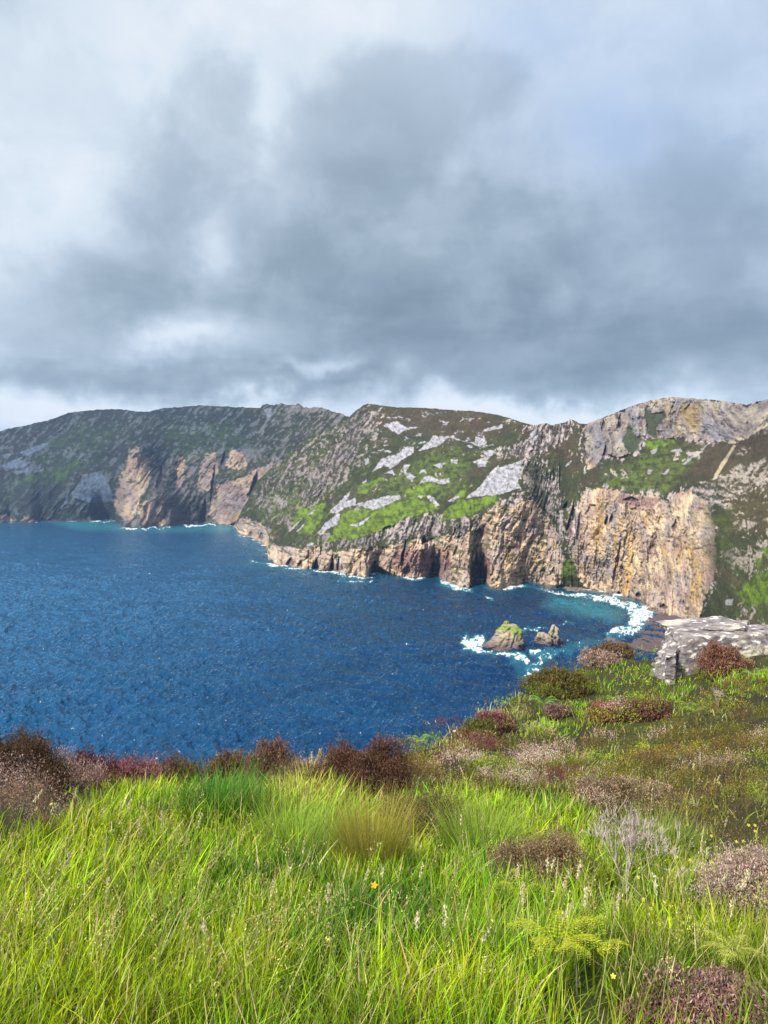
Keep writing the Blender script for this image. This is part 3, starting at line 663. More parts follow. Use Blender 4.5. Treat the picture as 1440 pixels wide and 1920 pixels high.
# beach shelf at the foot of the cliff and the dark boulder shore nearer to us
def shelf(name, label, poly_px, zfun, col, seed, cat):
    p = pl(poly_px); w = P3(p[:, 0], p[:, 1], dwater(p[:, 1]))[:, :2]
    lo, hi = w.min(0) - 4, w.max(0) + 4
    gx, gy = np.meshgrid(np.arange(lo[0], hi[0], 1.1), np.arange(lo[1], hi[1], 1.1))
    s = poly_sd(gx, gy, w) + fbm(gx / 9, gy / 9, 4, .6, seed) * 5
    rocks = np.maximum(ridged(gx / 4.2, gy / 4.2, 4, .6, seed + 1), 0)
    Z = np.clip(s / 7, -1.2, 1) * zfun + rocks * 2.6 * sstep(-3, 5, s) + fbm(gx / 14, gy / 14, 3, .5, seed + 2) * .8
    V = np.stack([gx, gy, Z], -1); mot = fbm(gx / 3, gy / 3, 4, .6, seed + 4)
    c = np.zeros(V.shape) + np.array(col); c = c * (1 + .6 * mot[..., None]); c = lerp(c, np.array(col) * 1.7, sstep(.3, .7, rocks) * .5)
    keep = (s > -8); f = grid_faces(*gx.shape); f = f[keep.ravel()[f].all(1)]
    used = np.unique(f); mp = -np.ones(gx.size, int); mp[used] = np.arange(len(used))
    o = mesh_obj(name, V.reshape(-1, 3)[used], mp[f], M_STACK, np.clip(c.reshape(-1, 3)[used], .02, .7))
    tag(o, label, cat, kind='structure')


shelf('shore', 'dark boulder shore below the near hill, wet with surf', "1180,1212 1192,1186 1205,1172 1222,1160 1240,1150 1275,1150 1300,1180 1290,1215 1240,1225 1150,1225 1140,1208 1160,1202", 3.4, (.085, .06, .06), 201, 'shore')
shelf('beach', 'narrow pale beach and brown rock shelf at the cliff foot', "1050,1102 1085,1103 1130,1110 1160,1117 1190,1124 1215,1136 1250,1150 1240,1158 1218,1150 1200,1140 1180,1132 1150,1124 1110,1115 1060,1110", 1.8, (.13, .10, .08), 211, 'beach')

BOULD = [(1034, 1108, 17, 'dark rock mound at the foot of the headland where the bay begins'), (1023, 1111, 8, 'small dark rock awash beside the mound below the headland'), (1147, 1206, 15, 'wide dark boulder at the water edge beyond the hill crest'), (1168, 1204, 11, 'dark boulder right of the wide one at the water edge'),
         (1192, 1196, 7, 'dark boulder on the shore left of the pale outcrop'), (1205, 1178, 6, 'dark boulder with foam behind it on the boulder shore'), (1214, 1168, 5, 'small dark boulder high on the boulder shore'), (1222, 1158, 5, 'dark boulder where the boulder shore meets the beach'), (1196, 1184, 5, 'half-sunk boulder at the edge of the boulder shore')]
for i, (px, py, hw, lab) in enumerate(BOULD):
    d = float(dwater(py - 1)); pts, fc = boulder(300 + i); r = hw / F_PX * d
    h = fbm(pts[:, 0] * 3, pts[:, 1] * 3 + pts[:, 2], 3, .6, i)
    o = mesh_obj('boulder', pts * r, fc, M_STACK, np.clip(np.array([.11, .085, .085]) * (1 + .7 * h[:, None]), .02, .5), smooth=False)
    o.location = P3(px, py, d); o.location.z = r * .10; o.rotation_euler.z = i * 1.3
    tag(o, lab, 'boulder', 'boulders along the shore')

BS = [boulder(340 + i, 2) for i in range(4)]; BM = []
_r = np.random.default_rng(55)
for i in range(70):
    px, py = _r.uniform(1150, 1250), _r.uniform(1158, 1212)
    if poly_sd(np.array([px]), np.array([py]), pl("1180,1212 1192,1188 1205,1172 1222,1160 1245,1152 1262,1170 1240,1214 1150,1216 1146,1209"))[0] < 0: continue
    d = float(dwater(py)); k = i % 4
    if len(BM) <= k:
        pts, fc = BS[k]; hn = fbm(pts[:, 0] * 3, pts[:, 1] * 3 + pts[:, 2], 3, .6, k)
        o = mesh_obj('boulder', pts, fc, M_STACK, np.clip(np.array([(.13, .10, .09), (.09, .07, .075), (.17, .14, .12), (.07, .05, .055)][k]) * (1 + .6 * hn[:, None]), .02, .5), smooth=False); BM.append(o)
    else:
        o = BM[k].copy(); COL.objects.link(o)
    r = _r.uniform(1.6, 4.2) / F_PX * d; o.scale = (r, r, r); o.location = P3(px, py, d); o.location.z = 3.2 + r * .1; o.rotation_euler.z = _r.uniform(0, 6)
    tag(o, 'dark boulder among the rubble of the boulder shore below the near hill', 'boulder', 'rubble of the boulder shore')

# ------------------------------------------------------------------ the hill we stand on
ST = {  # column -> (row, distance) from below the feet to the brink
    -1500: [(2911, 1.0), (1920, 2.05), (1700, 3.1), (1560, 4.4), (1480, 5.8), (1450, 6.6), (1430, 7.6)],
    0: [(2911, 1.0), (1920, 2.05), (1700, 3.1), (1560, 4.5), (1500, 5.8), (1480, 6.8), (1470, 7.8)],
    200: [(2911, 1.0), (1920, 2.05), (1700, 3.2), (1560, 4.7), (1515, 6.0), (1502, 7.0), (1496, 8.0)],
    420: [(2911, 1.0), (1920, 2.05), (1700, 3.3), (1560, 4.9), (1520, 6.4), (1502, 7.6), (1493, 8.6)],
    620: [(2911, 1.0), (1920, 2.05), (1700, 3.4), (1560, 5.3), (1505, 7.2), (1480, 9.0), (1468, 10.2)],
    800: [(2911, 1.0), (1920, 2.05), (1700, 3.6), (1560, 6.0), (1485, 8.6), (1432, 12.0), (1404, 15.0)],
    1000: [(2911, 1.0), (1920, 2.05), (1700, 3.7), (1560, 6.4), (1460, 10.5), (1360, 17.5), (1281, 25.0)],
    1150: [(2911, 1.0), (1920, 2.05), (1700, 3.7), (1560, 6.5), (1460, 11.0), (1340, 19.0), (1222, 31.0)],
    1300: [(2911, 1.0), (1920, 2.05), (1700, 3.65), (1560, 6.2), (1460, 9.6), (1345, 15.0), (1252, 22.5)],
    1440: [(2911, 1.0), (1920, 2.05), (1700, 3.5), (1560, 5.7), (1460, 8.4), (1335, 13.2), (1216, 21.6)],
    2900: [(2911, 1.0), (1920, 2.05), (1700, 3.4), (1560, 5.4), (1440, 8.4), (1320, 13.4), (1214, 22.0)]}
GC = np.arange(-1500, 2901, 5.0)
_sx = np.array(sorted(ST))
_row = np.array([[q[0] for q in ST[k]] for k in _sx], float); _dep = np.array([[q[1] for q in ST[k]] for k in _sx], float)
_fr = np.linspace(0, 6, 241)
_rowf = np.stack([np.interp(_fr, range(7), r) for r in _row]); _depf = np.stack([np.exp(np.interp(_fr, range(7), np.log(r))) for r in _dep])
_kz = np.exp(-np.linspace(-2, 2, 33) ** 2); _kz /= _kz.sum()


def _sm(a, k, ax):
    p = len(k) // 2; pad = [(0, 0), (0, 0)]; pad[ax] = (p, p); b = np.pad(a, pad, mode='edge'); s = 0
    for i, w in enumerate(k): s = s + w * np.take(b, np.arange(i, i + a.shape[ax]), axis=ax)
    return s


_rowf = _sm(_rowf, _kz, 1); _depf = np.exp(_sm(np.log(_depf), _kz, 1))
GROW = _sm(np.stack([np.interp(GC, _sx, _rowf[:, j]) for j in range(241)], 1), _kz, 0)     # (columns, levels)
GDEP = np.exp(_sm(np.stack([np.interp(GC, _sx, np.log(_depf[:, j])) for j in range(241)], 1), _kz, 0))


def mound(X, Y):
    d = np.hypot(X, Y)
    return fbm(X / 1.1, Y / 1.1, 3, .5, 301) * .07 * np.clip(d / 4, .35, 1.6) + fbm(X / 3.2, Y / 4.2, 3, .5, 302) * .16 * np.clip(d / 9, .15, 1.6)


def ground_z(px, d):
    """height of the hill under (column, distance), any arrays"""
    px, d = np.broadcast_arrays(np.asarray(px, float), np.asarray(d, float))
    ci = np.clip((px - GC[0]) / 5.0, 0, len(GC) - 1.001); c0 = ci.astype(int); cf = ci - c0
    out = np.zeros(px.shape).ravel(); pf, df, c0, cf = px.ravel(), d.ravel(), c0.ravel(), cf.ravel()
    zg = (HY - GROW) / F_PX * GDEP
    lg = np.log(GDEP); ld = np.log(df)
    def look(ci_):
        # invert distance -> level for each point by bisection on its own column
        lo = np.zeros(len(df)); hi = np.full(len(df), 240.0)
        for _ in range(18):
            mid = (lo + hi) / 2; mi = mid.astype(int).clip(0, 239); f = mid - mi
            v = lg[ci_, mi] * (1 - f) + lg[ci_, mi + 1] * f
            up = v < ld; lo = np.where(up, mid, lo); hi = np.where(up, hi, mid)
        mi = lo.astype(int).clip(0, 239); f = lo - mi
        return zg[ci_, mi] * (1 - f) + zg[ci_, mi + 1] * f
    z = look(c0) * (1 - cf) + look(c0 + 1) * cf
    X = (pf - CX) / F_PX * df
    return (EYE + z + mound(X, df)).reshape(px.shape)


def edge_d(px): return np.interp(px, GC, GDEP[:, -1])


def at(px, py):
    """point of the hill seen at (px, py)"""
    ci = int(np.clip(round((px - GC[0]) / 5), 0, len(GC) - 1)); r = GROW[ci][::-1]; d = GDEP[ci][::-1]
    dd = float(np.interp(py, r, d)); return np.array([(px - CX) / F_PX * dd, dd, float(ground_z(px, dd))])


def rowof(px, d):
    z = ground_z(px, d); return HY - (z - EYE) / d * F_PX


def build_ground():
    lev = GROW.shape[1]; cs = slice(0, None)
    px = GC; PX = np.repeat(px[:, None], lev, 1); D = GDEP
    # denser columns inside the picture
    cx = np.concatenate([np.arange(-1500, -100, 40), np.arange(-100, 1560, 3.0), np.arange(1560, 2901, 40)])
    R = np.stack([np.interp(cx, GC, GROW[:, j]) for j in range(lev)], 1); D = np.exp(np.stack([np.interp(cx, GC, np.log(GDEP[:, j])) for j in range(lev)], 1))
    PX = np.repeat(cx[:, None], lev, 1); X = (PX - CX) / F_PX * D; Z = EYE + (HY - R) / F_PX * D + mound(X, D)
    V = [np.stack([X, D, Z], -1)]
    e = V[0][:, -1]; ez = e[:, 2]
    for ds, dz in ((.5, -.25), (1.2, -.8), (3, -2.8), (8, -9), (25, -32), (70, -90), (170, -190)):
        q = e.copy(); nd = e[:, 1] + ds; q[:, 0] = (cx - CX) / F_PX * nd; q[:, 1] = nd; q[:, 2] = ez + dz
        if ds > 2: q[:, 2] += fbm(q[:, 0] / 8, q[:, 1] / 8, 4, .6, 9) * min(ds * .12, 5)
        V.append(q[:, None])
    V = np.concatenate(V, 1); n = fbm(V[..., 0] / .5, V[..., 1] / .5, 4, .6, 303); n2 = fbm(V[..., 0] / 2.5, V[..., 1] / 2.5, 3, .6, 304)
    col = lerp(np.zeros(V.shape) + np.array([.035, .030, .013]), np.array([.045, .055, .012]), sstep(-.2, .3, n + n2))
    col = lerp(col, K_ROCK_DARK * 1.3, sstep(170, 120, V[..., 2]) * .8)
    o = mesh_obj('hill_ground', V, grid_faces(*V.shape[:2])[:, ::-1], M_GROUND, col)
    tag(o, 'grassy heather-covered hillside dropping away to the sea', 'hillside', kind='structure')


build_ground()

# ------------------------------------------------------------------ plants: ribbons and leaves
UPV = np.array([0, 0, 1.0])


def blades(base, h, w, az, lean, curl, c0, c1, seg=4):
    """grass blades as tapering bent ribbons -> V, F, colours"""
    n = len(base); t = np.linspace(0, 1, seg + 1)[None, :, None]
    dr = np.stack([np.cos(az), np.sin(az), np.zeros(n)], -1)[:, None]
    h_, l_, k_ = h[:, None, None], lean[:, None, None], curl[:, None, None]
    p = base[:, None] + dr * h_ * (l_ * t + k_ * t * t) + UPV * h_ * (t - (.35 * k_ ** 2 + .25 * l_ ** 2 + .12 * k_) * t * t)
    wa = az + rng.uniform(.6, 2.5, n)
    wd = np.stack([np.cos(wa), np.sin(wa), np.zeros(n)], -1)[:, None] * (w[:, None, None] * .5 * (1 - t ** 1.6 * .93))
    V = np.stack([p - wd, p + wd], 2)                                   # n, seg+1, 2, 3
    i = np.arange(n * (seg + 1) * 2).reshape(n, seg + 1, 2)
    F = np.stack([i[:, :-1, 0], i[:, :-1, 1], i[:, 1:, 1], i[:, 1:, 0]], -1).reshape(-1, 4)
    c = c0[:, None, None] + (c1 - c0)[:, None, None] * t[:, :, None, :] ** 1.2
    c = np.broadcast_to(c, V.shape)
    return V.reshape(-1, 3), F, c.reshape(-1, 3)


def quads(cen, a, b, col):
    """small leaf quads (diamonds) with half axes a, b"""
    V = np.stack([cen - a, cen - b * .8, cen + a, cen + b * .8], 1); n = len(cen)
    return V.reshape(-1, 3), np.arange(n * 4).reshape(n, 4), np.repeat(col, 4, 0)


def join(parts):
    Vs, Fs, Cs, off = [], [], [], 0
    for V, F, c in parts: Vs.append(V); Fs.append(F + off); Cs.append(c); off += len(V)
    return np.concatenate(Vs), np.concatenate(Fs), np.concatenate(Cs)


def unit(n, up=0.0):
    v = rng.normal(size=(n, 3)); v[:, 2] += up
    return v / np.linalg.norm(v, axis=1)[:, None]


def heather(base, h, leaf, az, lean, cw, cl, k=10, tipc=None):
    """upright sprigs: a thin woody ribbon carrying k scale-like leaf tufts"""
    n = len(base)
    A = blades(base, h, np.maximum(h * .012, leaf * .14), az, lean, np.full(n, .12), cw, cw, 2)
    t = rng.uniform(.25, 1.05, (n, k)); dr = np.stack([np.cos(az), np.sin(az), np.zeros(n)], -1)
    c = base[:, None] + dr[:, None] * (h * lean)[:, None, None] * t[..., None] + dr[:, None] * (h * .12)[:, None, None] * (t ** 2)[..., None] + UPV * (h[:, None] * t * .97)[..., None]
    sp = (h[:, None] * .17 * (1.15 - .6 * t))[..., None]
    c = c + rng.normal(size=c.shape) * sp * np.array([1, 1, .3]); c = c.reshape(-1, 3); m = len(c)
    up = unit(m, 1.6); sd_ = np.cross(up, unit(m)); sd_ /= np.linalg.norm(sd_, axis=1)[:, None] + 1e-6
    L = np.repeat(leaf, k)[:, None] * rng.uniform(.6, 1.4, (m, 1))
    cc = np.repeat(cl, k, 0) * rng.uniform(.65, 1.35, (m, 1))
    if tipc is not None:
        f = (t.ravel() > .8) & (rng.random(m) < .7); cc[f] = np.repeat(tipc, k, 0)[f] * rng.uniform(.7, 1.3, (f.sum(), 1))
    B = quads(c, up * L, sd_ * L * .34, cc)
    return join([A, B])


# zones, drawn on the hillside as it lies in view; each value is how much of that cover grows there
Z_HEATH_L = [pl("-400,1380 0,1390 100,1440 200,1448 345,1448 335,1468 230,1482 130,1545 100,1590 40,1610 -400,1660")]
Z_PINK = [pl("740,1475 790,1430 860,1405 1000,1420 1090,1400 1130,1440 1120,1500 1040,1480 960,1500 860,1502 780,1492"), pl("-400,1470 0,1470 120,1462 220,1470 150,1530 90,1560 0,1580 -400,1600"), pl("1130,1370 1230,1340 1260,1360 1180,1420 1130,1400")]
Z_OLIVE = [pl("1150,1545 1150,1480 1225,1420 1290,1372 1380,1345 1500,1330 2500,1320 2500,1630 1440,1620 1330,1600 1230,1600"), pl("980,1290 1060,1255 1110,1270 1125,1300 1060,1325 1000,1330")]
Z_BRIGHT = [pl("1105,1260 1150,1222 1215,1218 1232,1262 1180,1296 1120,1298"), pl("990,1352 1040,1312 1110,1318 1112,1350 1060,1385 1000,1380"), pl("1210,1330 1230,1270 1290,1260 1310,1300 1260,1345"), pl("1330,1290 1400,1240 1480,1240 1460,1300 1360,1310")]
Z_STRAW = [pl("830,1390 870,1345 930,1312 985,1300 990,1335 930,1370 880,1400"), pl("780,1430 850,1380 900,1390 860,1420")]
Z_GRASS = [pl("-600,1610 30,1575 110,1565 140,1540 235,1485 340,1462 420,1440 560,1445 640,1455 660,1490 740,1500 860,1500 960,1505 1060,1500 1100,1540 1150,1600 1300,1600 1420,1640 2600,1700 2600,2100 -600,2100")]


def zone(px, py, polys, w, seed, amp=1.0):
    X = px + fbm(px / 60, py / 40, 4, .6, seed) * 34 * amp; Y = py + fbm(px / 60, py / 40, 4, .6, seed + 5) * 20 * amp
    m = np.zeros(px.shape)
    for p in polys: m = np.maximum(m, poly_mask(X, Y, p, w))
    return m


def scatter(n, x0, x1, d0, d1, p=2.0):
    """columns uniform, distance so that density per square metre falls as d^-p"""
    px = rng.uniform(x0, x1, n); r = rng.random(n)
    d = d0 * (d1 / d0) ** r if p == 2.0 else (d0 ** (2 - p) + r * (d1 ** (2 - p) - d0 ** (2 - p))) ** (1 / (2 - p))
    return px, d


def jit(c, n, s=.2, hue=.08):
    c = np.broadcast_to(np.asarray(c, float), (n, 3)) if np.ndim(c) == 1 else c
    return c * (1 + s * rng.normal(size=(n, 1))).clip(.4, 1.8) * (1 + hue * rng.normal(size=(n, 3)))


G_YEL = np.array([.32, .42, .010]); G_LIME = np.array([.20, .36, .010]); G_DEEP = np.array([.045, .15, .010]); G_STRAW = np.array([.50, .43, .17]); G_GOLD = np.array([.46, .35, .07]); G_PALE = np.array([.55, .50, .28])
H_OLIVE = np.array([.125, .115, .013]); H_BROWN = np.array([.17, .095, .038]); H_MAROON = np.array([.14, .045, .045]); H_PINK = np.array([.46, .31, .25]); H_GREY = np.array([.36, .30, .27]); H_WOOD = np.array([.14, .09, .07])


CLEAR = [(1045, 1925, 105, 95), (1125, 1940, 75, 90), (1120, 1860, 55, 70), (975, 1770, 45, 50), (1375, 1930, 70, 70), (1345, 1965, 105, 75), (1238, 1965, 50, 60), (1405, 1725, 65, 60), (1010, 1675, 90, 40), (1172, 1700, 55, 45), (684, 1525, 70, 30), (792, 1575, 60, 30)]


def build_grass():
    parts = []
    # tufts: each is a clump of blades springing from one root
    for (n, d0, d1, nb, spread) in ((16500, 1.25, 10.5, 16, .04), (13500, 6.0, 33.0, 13, .08)):
        px, d = scatter(n, -520, 2260, d0, d1)
        ok = d < edge_d(px) + .15; px, d = px[ok], d[ok]
        py = rowof(px, d)
        g = zone(px, py, Z_GRASS, 14, 311, .5); br = zone(px, py, Z_BRIGHT, 9, 312, .6); sw = zone(px, py, Z_STRAW, 9, 313, .6)
        X = (px - CX) / F_PX * d
        patch = fbm(X / 1.6, d / 2.6, 4, .6, 314)
        mixg = np.maximum(np.maximum(g, br), np.maximum(sw, .16 + .34 * sstep(.02, .35, patch)))
        ol = zone(px, py, Z_OLIVE, 12, 315, .6); mixg = np.where(ol > .5, mixg * (.30 + .5 * sstep(1530, 1620, py)), mixg)
        mixg = mixg * (1 - .8 * zone(px, py, Z_HEATH_L, 8, 316, .6))
        # thinner turf where bracken and shrubs have taken the ground
        for (ex, ey, rx, ry) in CLEAR: mixg = mixg * (1 - .88 * np.exp(-(((px - ex) / rx) ** 2 + ((py - ey) / ry) ** 2) ** 2))
        k = rng.random(len(px)) < mixg
        px, d, py, br, sw, patch, g, X = [a[k] for a in (px, d, py, br, sw, patch, g, X)]; m = len(px)
        # colour of each tuft
        p1 = fbm(X / .55, d / .8, 3, .6, 317); p2 = fbm(X / 1.3, d / 1.5, 3, .6, 318)
        c = np.zeros((m, 3)) + G_YEL
        c = lerp(c, G_LIME, sstep(-.3, .25, p1)); c = lerp(c, G_DEEP, sstep(.0, .4, p2) * .85)
        c = lerp(c, np.array([.17, .30, .02]), sstep(.0, .4, -p2) * .4)
        c = lerp(c, G_DEEP * np.array([1.0, 1.1, 1.6]), poly_mask(px, py, pl("370,1470 440,1452 500,1470 480,1540 440,1580 370,1560 330,1510"), 25) * .85)
        c = lerp(c, np.array([.36, .36, .05]), poly_mask(px, py, pl("500,1470 560,1450 640,1470 640,1540 560,1560 510,1540"), 25) * .75)
        c = lerp(c, G_LIME * 1.1, br * .85); c = lerp(c, G_STRAW * .85, sw * .7)
        c = lerp(c, np.array([.26, .24, .06]), (1 - g) * (1 - br) * (1 - sw) * .75)
        c = lerp(c, np.array([.115, .16, .014]), sstep(980, 1200, px) * g * sstep(-.6, .2, p2 + p1) * .8)
        c = lerp(c, G_YEL * 1.1, sstep(420, 100, px) * .5)
        far = d > 9
        hh = (.11 + .12 * rng.random(m) ** 1.5 + .08 * p1) * np.where(g > .5, 1, .8) * np.clip(1 + (d - 8) * .012, 1, 1.35)
        hh *= 1 + .35 * poly_mask(px, py, pl("360,1600 370,1470 440,1445 660,1450 640,1560 500,1600"), 30)
        B = np.stack([X, d, ground_z(px, d) - .01], -1)
        N_ = m * nb; rep = lambda a: np.repeat(a, nb, 0)
        off = rng.normal(size=(N_, 2)) * spread * rep(np.clip(.8 + d * .06, 1, 2.2))[:, None]
        base = rep(B); base[:, :2] += off
        az = np.arctan2(off[:, 1], off[:, 0]) + rng.normal(size=N_) * .7
        wind = rng.random(N_) < .45; az = np.where(wind, rng.normal(size=N_) * .8 + .25, az)
        L = rep(hh) * rng.uniform(.5, 1.25, N_)
        w = np.clip(rep(d) * .0024, .0050, .022) * rng.uniform(.35, 1.6, N_)
        tb = rng.uniform(.45, 1.45, m); cc = jit(rep(c * tb[:, None]), N_, .34, .10); ta = rng.uniform(0, 6.283, m)
        sel = rng.random(N_) < .35; az = np.where(sel, rep(ta) + rng.normal(size=N_) * .5, az); dry = rng.random(N_) < .11; cc[dry] = jit(G_STRAW, dry.sum(), .2)
        parts.append(blades(base, L, w, az, rng.uniform(.03, .42, N_), rng.uniform(.0, .8, N_) ** 1.4, cc * np.array([.7, .78, .8]), cc * np.array([1.2, 1.12, 1.4]), 4))  # blade roots coloured darker as painted shade in the gaps
    # fine open seed panicles all over the near grass: hair stalks with specks of husk
    for zpoly, n, colr in ((pl("-200,1640 150,1580 420,1600 560,1700 640,1960 -200,1960"), 600, (.40, .36, .12)), (pl("-200,1900 300,1480 700,1450 1100,1600 1440,1640 1600,1960"), 320, (.44, .41, .15))):
        px, d = scatter(n * 3, -200, 1600, 1.5, 8.0); py = rowof(px, d); k = rng.random(len(px)) < poly_mask(px, py, zpoly, 20)
        px, d = px[k][:n], d[k][:n]; m = len(px); X = (px - CX) / F_PX * d
        base = np.stack([X, d, ground_z(px, d)], -1); h = rng.uniform(.18, .34, m); az = rng.normal(size=m) * 1.0 + .3
        lean = rng.uniform(.05, .3, m); curl = rng.uniform(.05, .4, m); cc = jit(np.array(colr), m, .2)
        parts.append(blades(base, h, np.full(m, .0022), az, lean, curl, cc * .7, cc, 4))
        kq = 22; t = rng.uniform(.66, 1.0, (m, kq)); dr = np.stack([np.cos(az), np.sin(az), 0 * az], -1)
        cen = base[:, None] + dr[:, None] * (h[:, None] * (lean[:, None] * t + curl[:, None] * t * t))[..., None] + UPV * (h[:, None] * (t - (.35 * curl ** 2 + .25 * lean ** 2 + .12 * curl)[:, None] * t * t))[..., None]
        cen = cen + rng.normal(size=cen.shape) * (.016 * (1.12 - t))[..., None] * 2.2; cen = cen.reshape(-1, 3); M_ = len(cen)
        u_ = unit(M_, 1.2); s_ = np.cross(u_, unit(M_)); s_ /= np.linalg.norm(s_, axis=1)[:, None]; L = rng.uniform(.0035, .0065, (M_, 1))
        parts.append(quads(cen, u_ * L, s_ * L * .5, jit(np.repeat(cc, kq, 0), M_, .25)))
    V, Fc, c = join(parts)
    o = mesh_obj('grass', V, Fc, M_LEAF, c.clip(.01, .75))
    tag(o, 'long yellow-green grass covering the near hillside', 'grass', kind='stuff')


# the slope is a crowd of rounded cushions; each has one kind of growth
_mp, _md = scatter(1500, -560, 2300, 3.6, 34.0, 1.5)
MND = np.stack([(_mp - CX) / F_PX * _md, _md], -1); MND_R = rng.uniform(.20, .50, 1500) * np.clip(.7 + _md * .028, .7, 1.5)
_mrow = rowof(_mp, np.minimum(_md, edge_d(_mp)))
_pal = np.stack([H_OLIVE, H_BROWN, H_MAROON, H_PINK, np.array([.12, .22, .012]), np.array([.22, .30, .018]), np.array([.085, .085, .012])])
def _pick():
    out = np.zeros((1500, 3)); up = sstep(1400, 1330, _mrow); mid = 1 - np.abs(np.clip((_mrow - 1430) / 70, -1, 1)); pnk = zone(_mp, _mrow, Z_PINK, 20, 319, .8)
    W = np.stack([1.0 + 0 * up, .9 + 0 * up, .55 + 0 * up, .25 + 2.6 * pnk, .4 + 1.6 * up, .35 + 2.0 * up, .8 + 0 * up], -1); W /= W.sum(1)[:, None]
    cs = W.cumsum(1); r = rng.random(1500)[:, None]; return _pal[np.minimum((r > cs).sum(1), 6)] * rng.uniform(.75, 1.3, (1500, 1))
MND_C = _pick()
MND_H = MND_R * rng.uniform(.45, .95, 1500)


def mound_of(X, d):
    best = np.full(len(X), 1e9); idx = np.zeros(len(X), int); wx = X + fbm(X / .35, d / .45, 2, .5, 333) * .16; wd = d + fbm(X / .35, d / .45, 2, .5, 334) * .16
    for i in range(len(MND)):
        q = np.hypot(wx - MND[i, 0], (wd - MND[i, 1]) * .8) / MND_R[i]; s_ = q < best; best[s_] = q[s_]; idx[s_] = i
    e = np.sqrt(np.clip(1 - best ** 2, 0, 1))
    return idx, e * MND_H[idx], e


def build_heather():
    parts = []
    for (n, d0, d1) in ((44000, 3.6, 12.0), (72000, 7.5, 33.0)):
        px, d = scatter(n, -520, 2260, d0, d1); ok = d < edge_d(px) + .4; px, d = px[ok], d[ok]
        py = rowof(px, d); X = (px - CX) / F_PX * d
        g = zone(px, py, Z_GRASS, 14, 311, .5); br = zone(px, py, Z_BRIGHT, 9, 312, .6); sw = zone(px, py, Z_STRAW, 9, 313, .6)
        ol = zone(px, py, Z_OLIVE, 12, 315, .6); pk = zone(px, py, Z_PINK, 10, 319, .8); hl = zone(px, py, Z_HEATH_L, 8, 316, .6)
        dens = np.clip(1 - g * .97 - br * .92 - sw * .6, 0, 1); dens = np.maximum(dens, np.maximum(ol, hl) * (1 - .55 * sstep(1540, 1620, py) * (px > 900)))
        mi, bump_, edge_ = mound_of(X, d)
        cls = MND_C[mi]; cl1 = fbm(X / .5, d / .7, 3, .6, 321)
        k = rng.random(len(px)) < dens * np.maximum(.12 + .88 * edge_, hl * .85); px, d, py, X, ol, pk, hl, cl1, mi, bump_, edge_, cls = [q[k] for q in (px, d, py, X, ol, pk, hl, cl1, mi, bump_, edge_, cls)]
        m = len(px); c = cls * (1 + .35 * cl1[:, None])
        c = lerp(c, H_OLIVE * np.array([1.1, 1.1, 1]) * (1 + .3 * cl1[:, None]), ol * .42)
        c = lerp(c, np.array([.19, .08, .085]), hl * .75 * (1 - pk)); c = lerp(c, H_PINK * .8, hl * pk * .75)
        pkk = (c[:, 0] > .3) & (c[:, 2] > .12)
        grey = rng.random(m) < .03 + .05 * pkk; c[grey] = H_GREY
        h = (.11 + .09 * rng.random(m)) * np.clip(.75 + d * .03, .8, 1.4)
        base = np.stack([X, d, ground_z(px, d) - .03 + bump_], -1)
        leaf = np.clip(d * .0012, .006, .028)
        tip = np.where(pkk[:, None], c * 1.2, c * np.array([1.75, 1.65, 1.3]))
        ax = X - MND[mi, 0]; ay = d - MND[mi, 1]
        parts.append(heather(base, h, leaf, np.arctan2(ay, ax) + rng.normal(size=m) * .6, np.clip(.75 * (1 - edge_), 0, .7) + rng.uniform(0, .2, m), jit(H_WOOD, m, .2), jit(c, m, .16, .05), 11, tip))
    V, Fc, c = join(parts)
    o = mesh_obj('heather_undergrowth', V, Fc, M_HEATH, c.clip(.008, .6), smooth=False)
    tag(o, 'brown and olive heather matted over the hillside to the right', 'heather', kind='stuff')


build_grass()
build_heather()


